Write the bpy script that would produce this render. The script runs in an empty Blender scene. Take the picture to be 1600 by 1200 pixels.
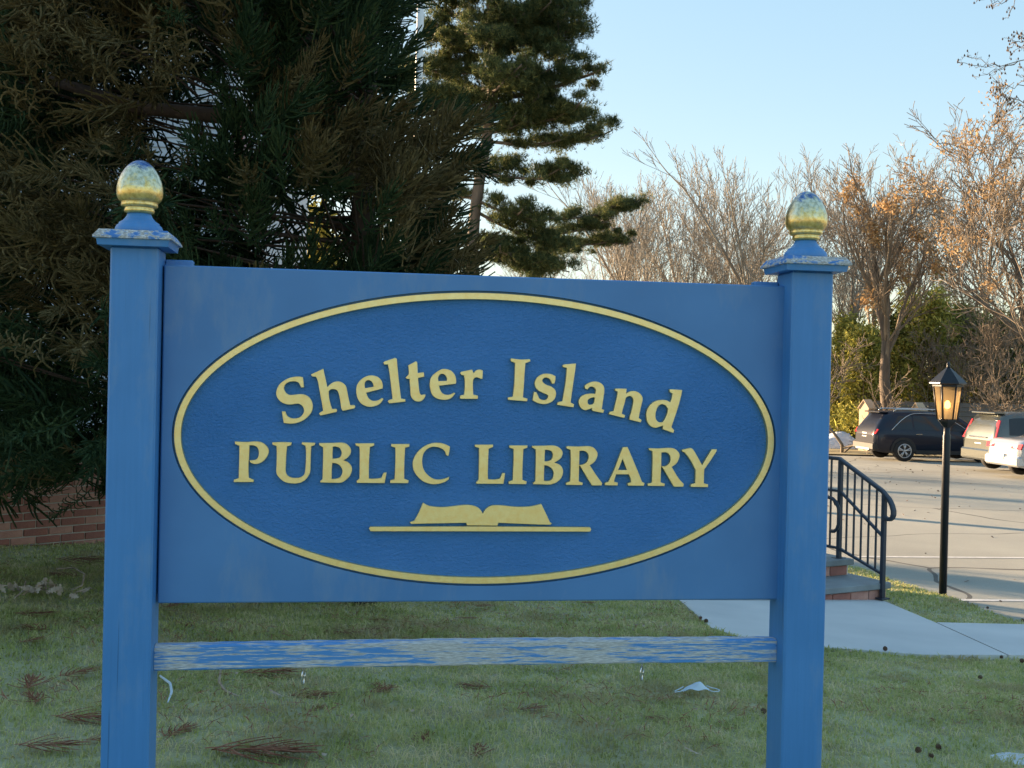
import bpy, math, random
import numpy as np
from mathutils import Matrix, Vector
random.seed(7); rng = np.random.default_rng(7)
SC = bpy.context.scene; COL = SC.collection
PI = math.pi
# ------------------------------------------------------------------ camera
F = 1793.4; PITCH = -0.00682; ROLL = 0.02214; EYE = np.array([0.0, 0.0, 1.2])
cam = bpy.data.objects.new('camera', bpy.data.cameras.new('camera')); COL.objects.link(cam)
cam.data.sensor_width = 36.0; cam.data.lens = 36.0 * F / 1600.0
cam.data.clip_start = 0.05; cam.data.clip_end = 3000
fw = Vector((0, math.cos(PITCH), math.sin(PITCH))); up0 = Vector((0, -math.sin(PITCH), math.cos(PITCH)))
rt0 = Vector((1, 0, 0)); c_, s_ = math.cos(ROLL), math.sin(ROLL)
rt = rt0 * c_ + up0 * s_; up = up0 * c_ - rt0 * s_
cam.matrix_world = Matrix(((rt.x, up.x, -fw.x, EYE[0]), (rt.y, up.y, -fw.y, EYE[1]), (rt.z, up.z, -fw.z, EYE[2]), (0, 0, 0, 1)))
SC.camera = cam
# ------------------------------------------------------------------ world, sun, exposure
SUN_AZ = math.radians(-50.0); SUN_EL = math.radians(10.5)
w = bpy.data.worlds.new('World'); SC.world = w; w.use_nodes = True
nt = w.node_tree; nt.nodes.clear()
sky = nt.nodes.new('ShaderNodeTexSky'); sky.sky_type = 'NISHITA'; sky.sun_disc = False
sky.sun_elevation = SUN_EL; sky.sun_rotation = SUN_AZ
sky.altitude = 50; sky.air_density = 1.0; sky.dust_density = 0.6; sky.ozone_density = 1.4
gam = nt.nodes.new('ShaderNodeGamma'); gam.inputs[1].default_value = 0.3
bg = nt.nodes.new('ShaderNodeBackground'); bg.inputs[1].default_value = 0.15
wo = nt.nodes.new('ShaderNodeOutputWorld')
nt.links.new(sky.outputs[0], gam.inputs[0]); hs = nt.nodes.new('ShaderNodeHueSaturation'); hs.inputs['Saturation'].default_value = 2.35
nt.links.new(gam.outputs[0], hs.inputs['Color']); nt.links.new(hs.outputs[0], bg.inputs[0]); nt.links.new(bg.outputs[0], wo.inputs[0])
sl = bpy.data.lights.new('sun', 'SUN'); sl.energy = 5.0; sl.angle = math.radians(0.6); sl.color = (1.0, 0.70, 0.42)
so = bpy.data.objects.new('sun', sl); COL.objects.link(so)
sdir = Vector((math.sin(SUN_AZ) * math.cos(SUN_EL), math.cos(SUN_AZ) * math.cos(SUN_EL), math.sin(SUN_EL)))
so.rotation_euler = sdir.to_track_quat('Z', 'Y').to_euler(); so.location = (-20, 10, 30)
SC.view_settings.view_transform = 'Standard'; SC.view_settings.look = 'None'
SC.view_settings.exposure = 2.22; SC.view_settings.gamma = 1.0; SC.view_settings.use_curve_mapping = False
SC.cycles.max_bounces = 6; SC.cycles.transparent_max_bounces = 8
# ------------------------------------------------------------------ pixel rays
def ray(px, py):
    xi, yi = px - 800.0, py - 600.0
    X = xi * c_ + yi * s_; Y = -xi * s_ + yi * c_
    cp, sp = math.cos(PITCH), math.sin(PITCH)
    y = F * cp + Y * sp; z = F * sp - Y * cp
    return np.array([X / y, 1.0, z / y])
def at(px, py, depth): return EYE + ray(px, py) * depth
def hit(px, py, n, d):
    r = ray(px, py); return EYE + r * ((d - n @ EYE) / (n @ r))
def topix(p):
    d = np.asarray(p) - EYE; cp, sp = math.cos(PITCH), math.sin(PITCH)
    yd = d[..., 1] * cp + d[..., 2] * sp; zd = -d[..., 1] * sp + d[..., 2] * cp
    X = F * d[..., 0] / yd; Y = -F * zd / yd
    return 800 + X * c_ - Y * s_, 600 + X * s_ + Y * c_
LA, LB, LC = 0.0, -0.055, -0.055          # lawn plane z = LA + LB x + LC y
def lawn_z(x, y): return LA + LB * x + LC * y
LN = np.array([-LB, -LC, 1.0])
def gl(px, py): return hit(px, py, LN, LA)  # point on the lawn
EA, EB = gl(1385, 905), gl(1600, 975)      # edge between lawn and car park
CP = at(1411, 721, 38.0)                   # where the rear wheel of the dark estate stands
nn = np.array([0, (EA[2] - CP[2]) / (CP[1] - EA[1]), 1.0]); LOTD = nn @ CP - .012
def lot_z(x, y): return (LOTD - nn[0] * x - nn[1] * y)
def gk(px, py): return hit(px, py, nn, LOTD)
# ------------------------------------------------------------------ mesh helpers
def mesh_np(name, V, Fa, smooth=False):
    """V (n,3); Fa (m,k) with equal k"""
    V = np.asarray(V, dtype=np.float32); Fa = np.asarray(Fa, dtype=np.int32)
    me = bpy.data.meshes.new(name); n, k = Fa.shape
    me.vertices.add(len(V)); me.vertices.foreach_set('co', V.ravel())
    me.loops.add(n * k); me.loops.foreach_set('vertex_index', Fa.ravel())
    me.polygons.add(n); me.polygons.foreach_set('loop_start', np.arange(0, n * k, k, dtype=np.int32))
    me.polygons.foreach_set('loop_total', np.full(n, k, dtype=np.int32))
    if smooth: me.polygons.foreach_set('use_smooth', np.ones(n, dtype=bool))
    me.update(calc_edges=True); return me
class MB:
    def __init__(s): s.v = []; s.f = []; s.sm = []
    def add(s, vs, fs, smooth=False):
        o = len(s.v); s.v += [tuple(map(float, v)) for v in vs]; s.f += [tuple(i + o for i in f) for f in fs]; s.sm += [smooth] * len(fs); return s
    def box(s, x0, x1, y0, y1, z0, z1, bev=0.0, M=None):
        if bev <= 0:
            vs = [(x, y, z) for z in (z0, z1) for y in (y0, y1) for x in (x0, x1)]
            fs = [(0, 2, 3, 1), (4, 5, 7, 6), (0, 1, 5, 4), (2, 6, 7, 3), (0, 4, 6, 2), (1, 3, 7, 5)]
        else:
            b = bev; vs = []; idx = {}
            for i, z in enumerate((z0, z1)):
                for j, y in enumerate((y0, y1)):
                    for k, x in enumerate((x0, x1)):
                        sx, sy, sz = (1 - 2 * k), (1 - 2 * j), (1 - 2 * i)
                        for a, p in enumerate(((x, y + sy * b, z + sz * b), (x + sx * b, y, z + sz * b), (x + sx * b, y + sy * b, z))):
                            idx[(k, j, i, a)] = len(vs); vs.append(p)
            g = lambda k, j, i, a: idx[(k, j, i, a)]
            fs = []
            for k in (0, 1):
                q = [g(k, 0, 0, 0), g(k, 1, 0, 0), g(k, 1, 1, 0), g(k, 0, 1, 0)]; fs.append(q if k else q[::-1])
                q = [g(0, k, 0, 1), g(1, k, 0, 1), g(1, k, 1, 1), g(0, k, 1, 1)]; fs.append(q if not k else q[::-1])
                q = [g(0, 0, k, 2), g(1, 0, k, 2), g(1, 1, k, 2), g(0, 1, k, 2)]; fs.append(q if k else q[::-1])
            for a in (0, 1):
                for c in (0, 1):
                    for (m, n, e) in (((0, a, c), (1, a, c), (1, 2)), ((a, 0, c), (a, 1, c), (0, 2)), ((a, c, 0), (a, c, 1), (0, 1))):
                        fs.append([g(*m, e[0]), g(*n, e[0]), g(*n, e[1]), g(*m, e[1])])
            for i in (0, 1):
                for j in (0, 1):
                    for k in (0, 1): fs.append([g(k, j, i, 0), g(k, j, i, 1), g(k, j, i, 2)])
        if M is not None: vs = [tuple(M @ Vector(v)) for v in vs]
        return s.add(vs, fs)
    def tube(s, pts, r, n=8, cap=True, smooth=True):
        pts = [Vector(tuple(map(float, p))) for p in pts]; rs = r if hasattr(r, '__len__') else [r] * len(pts)
        vs = []; fs = []; prev = None
        for i, p in enumerate(pts):
            t = (pts[min(i + 1, len(pts) - 1)] - pts[max(i - 1, 0)]).normalized()
            if prev is None:
                a = Vector((0, 0, 1)) if abs(t.z) < .9 else Vector((1, 0, 0)); u = t.cross(a).normalized()
            else: u = (prev - t * prev.dot(t)).normalized()
            prev = u; v = t.cross(u)
            for k in range(n):
                an = 2 * PI * k / n; vs.append(p + (u * math.cos(an) + v * math.sin(an)) * rs[i])
        for i in range(len(pts) - 1):
            for k in range(n): fs.append((i * n + k, i * n + (k + 1) % n, (i + 1) * n + (k + 1) % n, (i + 1) * n + k))
        if cap: fs.append(tuple(range(n))[::-1]); fs.append(tuple((len(pts) - 1) * n + k for k in range(n)))
        return s.add(vs, fs, smooth)
    def lathe(s, prof, n=32, c=(0, 0, 0), smooth=True, rot=0.0):
        vs = []; fs = []
        for (r, z) in prof:
            for k in range(n):
                a = 2 * PI * k / n + rot; vs.append((c[0] + r * math.cos(a), c[1] + r * math.sin(a), c[2] + z))
        for i in range(len(prof) - 1):
            for k in range(n): fs.append((i * n + k, i * n + (k + 1) % n, (i + 1) * n + (k + 1) % n, (i + 1) * n + k))
        fs.append(tuple(range(n))[::-1]); fs.append(tuple((len(prof) - 1) * n + k for k in range(n)))
        return s.add(vs, fs, smooth)
    def grid(s, G, smooth=True, flip=False):
        nr, nc = len(G), len(G[0]); vs = [p for row in G for p in row]; fs = []
        for i in range(nr - 1):
            for j in range(nc - 1):
                q = (i * nc + j, i * nc + j + 1, (i + 1) * nc + j + 1, (i + 1) * nc + j); fs.append(q[::-1] if flip else q)
        return s.add(vs, fs, smooth)
    def mesh(s, name):
        me = bpy.data.meshes.new(name); me.from_pydata(s.v, [], s.f)
        me.polygons.foreach_set('use_smooth', s.sm); me.update(); return me
def link(name, me, m=None, parent=None, kind=None, label=None, loc=None, rot=None):
    if isinstance(me, MB): me = me.mesh(name)
    if m is not None and me is not None and not me.materials: me.materials.append(m)
    o = bpy.data.objects.new(name, me); COL.objects.link(o)
    if parent is not None: o.parent = parent
    if kind: o['kind'] = kind
    if label: o['label'] = label
    if loc is not None: o.location = [float(a) for a in loc]
    if rot is not None: o.rotation_euler = rot
    return o
def thing(name, label, cat, loc=(0, 0, 0), rz=0.0, group=None, sc=1.0):
    o = bpy.data.objects.new(name, None); COL.objects.link(o); o.location = [float(a) for a in loc]; o.rotation_euler = (0, 0, rz)
    o.scale = (sc, sc, sc); o.empty_display_size = 0.2
    return tag(o, label, cat, group)
def tag(o, label, cat, group=None, kind=None):
    o['label'] = label; o['category'] = cat
    if group: o['group'] = group
    if kind: o['kind'] = kind
    return o
def dup(root, loc=None, rz=None, sc=None, label=None, group=None):
    r = root.copy(); COL.objects.link(r)
    if loc is not None: r.location = [float(a) for a in loc]
    if rz is not None: r.rotation_euler = (0, 0, rz)
    if sc is not None: r.scale = sc if hasattr(sc, '__len__') else (sc, sc, sc)
    if label: r['label'] = label
    if group: r['group'] = group
    for ch in list(root.children):
        c = ch.copy(); COL.objects.link(c); c.parent = r
        for g in list(ch.children): d = g.copy(); COL.objects.link(d); d.parent = c
    return r
# ------------------------------------------------------------------ materials
def ramp(nt, fac, stops):
    r = nt.nodes.new('ShaderNodeValToRGB'); e = r.color_ramp.elements
    while len(e) > 1: e.remove(e[0])
    e[0].position = stops[0][0]; e[0].color = (*stops[0][1], 1)
    for p, c in stops[1:]:
        x = e.new(p); x.color = (*c, 1)
    nt.links.new(fac, r.inputs[0]); return r.outputs[0]
def newmat(name):
    m = bpy.data.materials.new(name); m.use_nodes = True; nt = m.node_tree
    b = nt.nodes['Principled BSDF']; return m, nt, b
def coords(nt, kind='Object', scale=(1, 1, 1)):
    t = nt.nodes.new('ShaderNodeTexCoord'); mp = nt.nodes.new('ShaderNodeMapping'); mp.inputs['Scale'].default_value = scale
    nt.links.new(t.outputs[kind], mp.inputs[0]); return mp.outputs[0]
def noise(nt, vec, scale, detail=4, rough=.55, dist=0.0):
    n = nt.nodes.new('ShaderNodeTexNoise'); n.inputs['Scale'].default_value = scale; n.inputs['Detail'].default_value = detail
    n.inputs['Roughness'].default_value = rough; n.inputs['Distortion'].default_value = dist
    nt.links.new(vec, n.inputs['Vector']); return n.outputs[0]
def bump(nt, b, h, strength=.3, dist=.01):
    n = nt.nodes.new('ShaderNodeBump'); n.inputs['Strength'].default_value = strength; n.inputs['Distance'].default_value = dist
    nt.links.new(h, n.inputs['Height']); nt.links.new(n.outputs[0], b.inputs['Normal'])
def math_(nt, op, a, b_=None, clamp=False):
    n = nt.nodes.new('ShaderNodeMath'); n.operation = op; n.use_clamp = clamp
    for i, x in enumerate((a, b_)):
        if x is None: continue
        if isinstance(x, (int, float)): n.inputs[i].default_value = x
        else: nt.links.new(x, n.inputs[i])
    return n.outputs[0]
def mixc(nt, fac, a, b_):
    n = nt.nodes.new('ShaderNodeMix'); n.data_type = 'RGBA'
    for k, x in (('Factor', fac), ('A', a), ('B', b_)):
        s = [i for i in n.inputs if i.name == k and (k == 'Factor' and i.type == 'VALUE' or i.type == 'RGBA')][0]
        if isinstance(x, tuple): s.default_value = (*x, 1)
        elif isinstance(x, (int, float)): s.default_value = x
        else: nt.links.new(x, s)
    return [o for o in n.outputs if o.type == 'RGBA'][0]
def plain(name, c, rough=.6, metal=0.0, c2=None, scale=8, bmp=0.0, bs=40, spec=None, stretch=(1, 1, 1), coat=0.0, bd=.01):
    m, nt, b = newmat(name); b.inputs['Roughness'].default_value = rough; b.inputs['Metallic'].default_value = metal
    v = coords(nt, 'Object', stretch)
    c2 = c2 or tuple(x * .8 for x in c)
    nt.links.new(ramp(nt, noise(nt, v, scale, 5), [(.3, c2), (.7, c)]), b.inputs['Base Color'])
    if bmp: bump(nt, b, noise(nt, v, bs, 4), bmp, bd)
    if spec is not None: b.inputs['Specular IOR Level'].default_value = spec
    if coat: b.inputs['Coat Weight'].default_value = coat; b.inputs['Coat Roughness'].default_value = .06
    return m
def leafmat(name, stops, trans=.35, scale=1.2, rough=.6, low=.5):
    m = bpy.data.materials.new(name); m.use_nodes = True; nt = m.node_tree; nt.nodes.clear()
    g = nt.nodes.new('ShaderNodeNewGeometry'); v = coords(nt, 'Object')
    n = noise(nt, v, scale, 3)
    fac = math_(nt, 'ADD', math_(nt, 'MULTIPLY', g.outputs['Random Per Island'], 1 - low), math_(nt, 'MULTIPLY', n, low))
    col = ramp(nt, fac, stops)
    d = nt.nodes.new('ShaderNodeBsdfPrincipled'); d.inputs['Roughness'].default_value = rough; d.inputs['Specular IOR Level'].default_value = .12
    t = nt.nodes.new('ShaderNodeBsdfTranslucent'); mx = nt.nodes.new('ShaderNodeMixShader'); mx.inputs[0].default_value = trans
    nt.links.new(col, d.inputs['Base Color']); nt.links.new(col, t.inputs[0])
    nt.links.new(d.outputs[0], mx.inputs[1]); nt.links.new(t.outputs[0], mx.inputs[2])
    o = nt.nodes.new('ShaderNodeOutputMaterial'); nt.links.new(mx.outputs[0], o.inputs[0]); return m
M = {}
# blue paints
def paint(name, c, c2, streak=(60, 60, 3)):
    m, nt, b = newmat(name); b.inputs['Roughness'].default_value = .42; b.inputs['Specular IOR Level'].default_value = .4
    v = coords(nt, 'Object'); v2 = coords(nt, 'Object', streak)
    big = noise(nt, v, 3.0, 3); st = noise(nt, v2, 1.0, 5)
    f = math_(nt, 'ADD', math_(nt, 'MULTIPLY', big, .55), math_(nt, 'MULTIPLY', st, .45))
    col = ramp(nt, f, [(.32, c2), (.66, c)])
    cr = noise(nt, coords(nt, 'Object', (70, 70, 1.1)), 1.0, 3, .6); crm = ramp(nt, cr, [(.66, (0, 0, 0)), (.70, (1, 1, 1))]) if streak[2] == 3 and streak[0] > 3 else 0.0
    if crm: col = mixc(nt, math_(nt, 'MULTIPLY', crm, .45), col, tuple(x * .35 for x in c2))
    gr = noise(nt, coords(nt, 'Object', (5, 5, 1.6)), 1.0, 6, .7); col = mixc(nt, math_(nt, 'MULTIPLY', ramp(nt, gr, [(.52, (0, 0, 0)), (.72, (1, 1, 1))]), .35), col, (.30, .36, .42))
    spk = noise(nt, v, 55, 3); chips = math_(nt, 'GREATER_THAN', spk, .80)
    col = mixc(nt, math_(nt, 'MULTIPLY', chips, .6), col, (.03, .05, .09))
    nt.links.new(col, b.inputs['Base Color']); bump(nt, b, st, .25, .003); return m
M['post'] = paint('post_paint', (.075, .26, .59), (.056, .215, .50))
M['panel'] = paint('panel_paint', (.088, .24, .51), (.072, .205, .45), (3, 3, 3))
def field():
    m, nt, b = newmat('oval_field'); b.inputs['Roughness'].default_value = .38; v = coords(nt, 'Object', (1, 1, 1.5))
    nt.links.new(ramp(nt, noise(nt, v, 2.5, 4), [(.3, (.034, .175, .47)), (.7, (.052, .215, .56))]), b.inputs['Base Color'])
    n1 = noise(nt, v, 95, 4, .65, .6); bump(nt, b, n1, 1.0, .006); return m
M['field'] = field()
def goldm(name, c, c2, bleed=0.0):
    m, nt, b = newmat(name); b.inputs['Roughness'].default_value = .45; b.inputs['Metallic'].default_value = 1.0
    v = coords(nt, 'Object'); col = ramp(nt, noise(nt, v, 45, 6, .7), [(.3, c2), (.6, c)])
    sp = noise(nt, v, 14, 8, .75); mask = math_(nt, 'GREATER_THAN', sp, .71)
    col = mixc(nt, math_(nt, 'MULTIPLY', mask, .55), col, (.14, .12, .09))
    nt.links.new(col, b.inputs['Base Color']); bump(nt, b, noise(nt, v, 160, 3), .2, .002); return m
M['gold'] = goldm('gold_leaf', (1.0, .80, .38), (.97, .70, .28))
def eggm():
    m, nt, b = newmat('worn_gilding'); b.inputs['Roughness'].default_value = .30; b.inputs['Metallic'].default_value = .8
    v = coords(nt, 'Object'); t = nt.nodes.new('ShaderNodeTexCoord'); sp = nt.nodes.new('ShaderNodeSeparateXYZ'); nt.links.new(t.outputs['Object'], sp.inputs[0])
    n = noise(nt, v, 30, 8, .75, .5); n2 = noise(nt, v, 90, 4)
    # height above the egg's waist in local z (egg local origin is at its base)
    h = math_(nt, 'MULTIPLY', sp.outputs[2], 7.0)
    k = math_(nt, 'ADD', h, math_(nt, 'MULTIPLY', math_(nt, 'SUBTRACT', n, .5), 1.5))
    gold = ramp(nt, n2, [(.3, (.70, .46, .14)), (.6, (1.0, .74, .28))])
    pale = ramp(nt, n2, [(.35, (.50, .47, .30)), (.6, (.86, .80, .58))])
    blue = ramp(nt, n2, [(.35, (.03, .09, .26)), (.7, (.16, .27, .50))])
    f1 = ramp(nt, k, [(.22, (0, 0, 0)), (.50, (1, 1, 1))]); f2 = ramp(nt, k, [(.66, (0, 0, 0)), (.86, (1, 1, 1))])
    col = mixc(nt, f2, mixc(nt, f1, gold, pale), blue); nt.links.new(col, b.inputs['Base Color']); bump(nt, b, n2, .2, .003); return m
M['egg'] = eggm()
def peel(name, axis_scale, thr=.50, wood=(.36, .33, .30), woodd=(.20, .18, .17), blue=(.055, .19, .50)):
    m, nt, b = newmat(name); b.inputs['Roughness'].default_value = .65
    v = coords(nt, 'Object', axis_scale)
    a = noise(nt, v, 1.0, 8, .62, .3); g = noise(nt, coords(nt, 'Object', tuple(x * 3.5 for x in axis_scale)), 1.3, 5, .6)
    big = noise(nt, coords(nt, 'Object', (1, 1, 1)), 3.2, 2)
    k = math_(nt, 'ADD', a, math_(nt, 'MULTIPLY', math_(nt, 'SUBTRACT', big, .5), .55))
    mask = ramp(nt, k, [(thr - .012, (0, 0, 0)), (thr + .012, (1, 1, 1))])
    rim = ramp(nt, k, [(thr - .05, (0, 0, 0)), (thr - .02, (1, 1, 1)), (thr + .02, (1, 1, 1)), (thr + .05, (0, 0, 0))])
    wcol = ramp(nt, g, [(.32, woodd), (.5, wood), (.66, (.72, .72, .72))])
    col = mixc(nt, mask, blue, wcol); col = mixc(nt, math_(nt, 'MULTIPLY', rim, .35), col, (.50, .62, .78))
    nt.links.new(col, b.inputs['Base Color'])
    bump(nt, b, math_(nt, 'SUBTRACT', math_(nt, 'MULTIPLY', g, .5), math_(nt, 'MULTIPLY', mask, .8)), .5, .003); return m
M['rail'] = peel('peeling_rail_paint', (9, 55, 150), .470, (.50, .50, .50), (.25, .24, .24), (.08, .27, .62))
M['cap'] = peel('peeling_cap_paint', (25, 25, 60), .47, (.42, .40, .38), (.25, .23, .22))
M['brick'] = plain('brick', (.40, .165, .125), .85, 0, (.27, .11, .09), 9, .5, 60)
M['brick2'] = plain('brick_pale', (.58, .31, .24), .85, 0, (.42, .20, .16), 9, .5, 60)
M['mortar'] = plain('mortar', (.66, .63, .59), .9, 0, None, 20, .3)
M['slab'] = plain('bluestone', (.27, .30, .31), .7, 0, (.20, .22, .23), 5, .2, 50)
M['concrete'] = plain('walk_concrete', (.64, .64, .63), .8, 0, (.53, .54, .54), 1.4, .25, 90, bd=.004)
M['black'] = plain('black_metal', (.020, .022, .028), .4, .3, None, 20, .05)
M['iron'] = plain('railing_paint', (.042, .055, .080), .42, .2, None, 20, .05)
M['siding'] = plain('siding_paint', (.52, .56, .62), .6, 0, (.45, .49, .56), 3)
M['white'] = plain('white_paint', (.78, .78, .78), .45, 0, (.70, .70, .70), 3)
M['roof'] = plain('roof_shingle', (.10, .095, .09), .9, 0, None, 15, .4)
M['bark'] = plain('bark', (.165, .13, .10), .9, 0, (.085, .065, .05), 6, .8, 22, stretch=(1, 1, .25), bd=.03)
M['twig'] = plain('twig_bark', (.26, .21, .155), .85, 0, (.16, .125, .09), 2)
M['twig_far'] = plain('far_twig_bark', (.32, .29, .24), .85, 0, (.22, .195, .16), 1)
M['redbark'] = plain('red_bark', (.115, .070, .048), .9, 0, (.06, .04, .03), 6, .8, 25, stretch=(1, 1, .25), bd=.02)
M['snow'] = plain('old_snow', (.74, .78, .84), .6, 0, (.52, .55, .60), 5, .6, 14, bd=.05)
M['plastic'] = plain('dark_plastic', (.018, .018, .020), .6)
M['tyre'] = plain('tyre', (.012, .012, .013), .8)
M['chrome'] = plain('chrome', (.65, .66, .68), .16, 1.0)
M['alloy'] = plain('alloy', (.55, .56, .58), .3, .7)
M['fence'] = plain('fence_board', (.21, .20, .19), .85, 0, (.12, .115, .11), 3, .4, 30, stretch=(.3, 1, 4))
M['cedar'] = plain('cedar_post', (.62, .50, .36), .8, 0, (.48, .37, .26), 5)
M['leaf_dry'] = plain('dry_leaf', (.52, .42, .32), .7, 0, (.34, .24, .17), 12)
M['frond_dry'] = leafmat('dead_frond', [(.3, (.19, .07, .04)), (.6, (.32, .14, .08)), (.8, (.42, .24, .16))], .1)
M['cone'] = plain('cone_scale', (.14, .08, .05), .8, 0, None, 30)
M['mask'] = plain('mask_cloth', (.66, .76, .84), .8, 0, (.56, .68, .78), 6)
M['glass'] = plain('car_glass', (.022, .028, .034), .06, 0, None, 2, spec=.4)
M['redlight'] = plain('tail_lamp', (.55, .02, .03), .18, 0, None, 2, coat=.6)
M['plate'] = plain('number_plate', (.72, .74, .66), .5)
M['crypt_b'] = leafmat('bronze_foliage', [(.25, (.070, .060, .026)), (.5, (.165, .130, .058)), (.75, (.26, .195, .09))], .22, 1.6)
M['crypt_g'] = leafmat('green_foliage', [(.25, (.018, .042, .022)), (.55, (.045, .080, .034)), (.8, (.085, .115, .045))], .22, 1.6)
M['pine'] = leafmat('pine_needles', [(.3, (.035, .062, .032)), (.5, (.075, .105, .045)), (.7, (.20, .20, .07))], .4, .8)  # yellow end of the ramp paints sunlit tufts into the needle colour
M['hedge'] = leafmat('hedge_leaf', [(.3, (.20, .21, .06)), (.5, (.40, .40, .10)), (.75, (.60, .54, .15))], .45, .35)
M['hedge_d'] = leafmat('dark_hedge_leaf', [(.3, (.09, .11, .04)), (.55, (.22, .23, .07)), (.8, (.38, .34, .12))], .4, .35)
M['yellow'] = leafmat('sunny_leaf', [(.3, (.20, .19, .04)), (.6, (.34, .30, .07)), (.8, (.45, .38, .12))], .5, .8)
M['tan'] = leafmat('tan_leaf', [(.25, (.26, .16, .08)), (.5, (.42, .28, .14)), (.8, (.52, .38, .21))], .35, 1.0)
M['grass'] = leafmat('grass_blade', [(.22, (.22, .26, .07)), (.42, (.46, .50, .15)), (.56, (.64, .62, .26)), (.68, (.80, .70, .42)), (.82, (.90, .76, .52))], .5, 3.2, .55, .70)
M['soil'] = plain('lawn_soil', (.46, .46, .27), .95, 0, (.30, .28, .17), 6, .5, 60)
# ------------------------------------------------------------------ ground, car park, lawn
def quad_sheet(name, pts, m, zf, kind='structure', dz=0.0):
    V = [(p[0], p[1], zf(p[0], p[1]) + dz) for p in pts]
    b = MB(); b.add(V, [tuple(range(len(V)))]); return link(name, b, m, None, kind)
M['ground'] = plain('leaf_litter', (.20, .155, .10), .95, 0, (.12, .095, .06), .8, .4, 6)
quad_sheet('ground', [(-700, -60), (700, -60), (700, 900), (-700, 900)], M['ground'], lambda x, y: -2.35, dz=0)
ed = (EB - EA)[:2]; ed = ed / np.linalg.norm(ed)
P0 = EA[:2] - ed * 7.0; P1 = EB[:2] + ed * 14.0; nd_ = np.array([ed[1], -ed[0]]); nd_ = nd_ if nd_[0] < 0 else -nd_
def asphalt():
    m, nt, b = newmat('asphalt'); b.inputs['Roughness'].default_value = .85
    v = coords(nt, 'Object'); big = noise(nt, v, .35, 4); fine = noise(nt, v, 90, 3)
    f = math_(nt, 'ADD', math_(nt, 'MULTIPLY', big, .6), math_(nt, 'MULTIPLY', fine, .4))
    col = ramp(nt, f, [(.35, (.235, .235, .205)), (.62, (.35, .345, .295))])
    # tar-sealed cracks
    w_ = nt.nodes.new('ShaderNodeTexVoronoi'); w_.feature = 'DISTANCE_TO_EDGE'; w_.inputs['Scale'].default_value = .16
    vv = nt.nodes.new('ShaderNodeVectorMath'); vv.operation = 'ADD'; n3 = nt.nodes.new('ShaderNodeTexNoise'); n3.inputs['Scale'].default_value = .5
    nt.links.new(v, n3.inputs['Vector']); nt.links.new(v, vv.inputs[0]); nt.links.new(n3.outputs[1], vv.inputs[1]); nt.links.new(vv.outputs[0], w_.inputs['Vector'])
    crack = math_(nt, 'LESS_THAN', w_.outputs[0], .0035)
    col = mixc(nt, math_(nt, 'MULTIPLY', crack, .8), col, (.03, .03, .03)); nt.links.new(col, b.inputs['Base Color'])
    bump(nt, b, fine, .4, .01); return m
M['asphalt'] = asphalt()
lot_pts = [P0 + nd_ * .4, P1 + nd_ * .4, (P1[0] + 40, P1[1] + 0), (70, 44), (-9, 44), (-20, 20), (-10, 8)]
quad_sheet('parking_lot', [tuple(p) for p in lot_pts], M['asphalt'], lot_z, dz=0.0)
# lawn plane mesh (gently uneven), bounded on the right by the car park edge
def lawn_dz(x, y): return .012 * math.sin(1.7 * x + .6 * y) + .010 * math.sin(2.9 * y - 1.1 * x)
gb = MB(); rows = []
NX, NY = 60, 44
for j in range(NY + 1):
    t = j / NY; row = []
    y = -4 + t * 26
    # x of lot edge at this y
    ex = P0[0] + (y - P0[1]) * ed[0] / ed[1]
    ex = min(max(ex, EA[0] - 3.0), P1[0] + 3)
    for i in range(NX + 1):
        x = -16 + (ex + 16) * i / NX
        zz = lawn_z(x, y) + lawn_dz(x, y)
        row.append((x, y, zz))
    row.append((row[-1][0] + .12, y, min(row[-1][2], lot_z(row[-1][0], y)) - .06))   # the bank down to the asphalt
    rows.append(row)
rows.append([(x, y + .5, min(z, lot_z(x, y)) - .3) for x, y, z in rows[-1]])
gb.grid(rows); gb_o = link('lawn', gb, M['soil'], None, 'structure')
# unseen road and verge, added behind the camera to bounce light onto the sign
quad_sheet('bounce_street', [(-80, -17), (80, -17), (80, -4.2), (-80, -4.2)], M['asphalt'], lambda x, y: .02)
M['bounce_turf'] = plain('bounce_grass', (.34, .32, .20), .95, 0, (.24, .22, .13), 2, .5, 20)
quad_sheet('bounce_verge', [(-80, -60), (80, -60), (80, -17.02), (-80, -17.02)], M['bounce_turf'], lambda x, y: .06)
# verge strip beyond the cars
M['verge'] = plain('verge_grass', (.30, .25, .13), .95, 0, (.20, .17, .09), 2, .5, 20)
quad_sheet('verge', [(4, 41.5), (60, 41.5), (60, 60), (4, 60)], M['verge'], lot_z, dz=.05)
# concrete walk
wpx = [(1060, 940.5), (1085, 962), (1110, 985), (1180, 1008), (1290, 1017), (1440, 1028), (1600, 1029), (1850, 1031), (1850, 983), (1600, 979.5), (1462, 976.5), (1376, 940.5)]
wp = [gl(*p) for p in wpx]
def slab_from(name, P, z0, z1, m, kind='structure', parent=None):
    n = len(P); V = [(p[0], p[1], p[2] + z1) for p in P] + [(p[0], p[1], p[2] + z0) for p in P]
    Fs = [tuple(range(n))] + [(i, i + n, (i + 1) % n + n, (i + 1) % n) for i in range(n)]
    b = MB().add(V, Fs); return link(name, b, m, parent, kind)
jt0, jt1 = gl(1462, 976.5), gl(1575, 1028.6)
left = wp[:6] + [jt1] + [jt0] + wp[11:]
right = [jt1] + wp[6:10] + [jt0]
def inset_joint(P, sgn):
    out = []
    d = jt1 - jt0; nrm = np.array([d[1], -d[0], 0]); nrm /= np.linalg.norm(nrm)
    for p in P: out.append(p + nrm * sgn * .008 if (np.allclose(p, jt0) or np.allclose(p, jt1)) else p)
    return out
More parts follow.
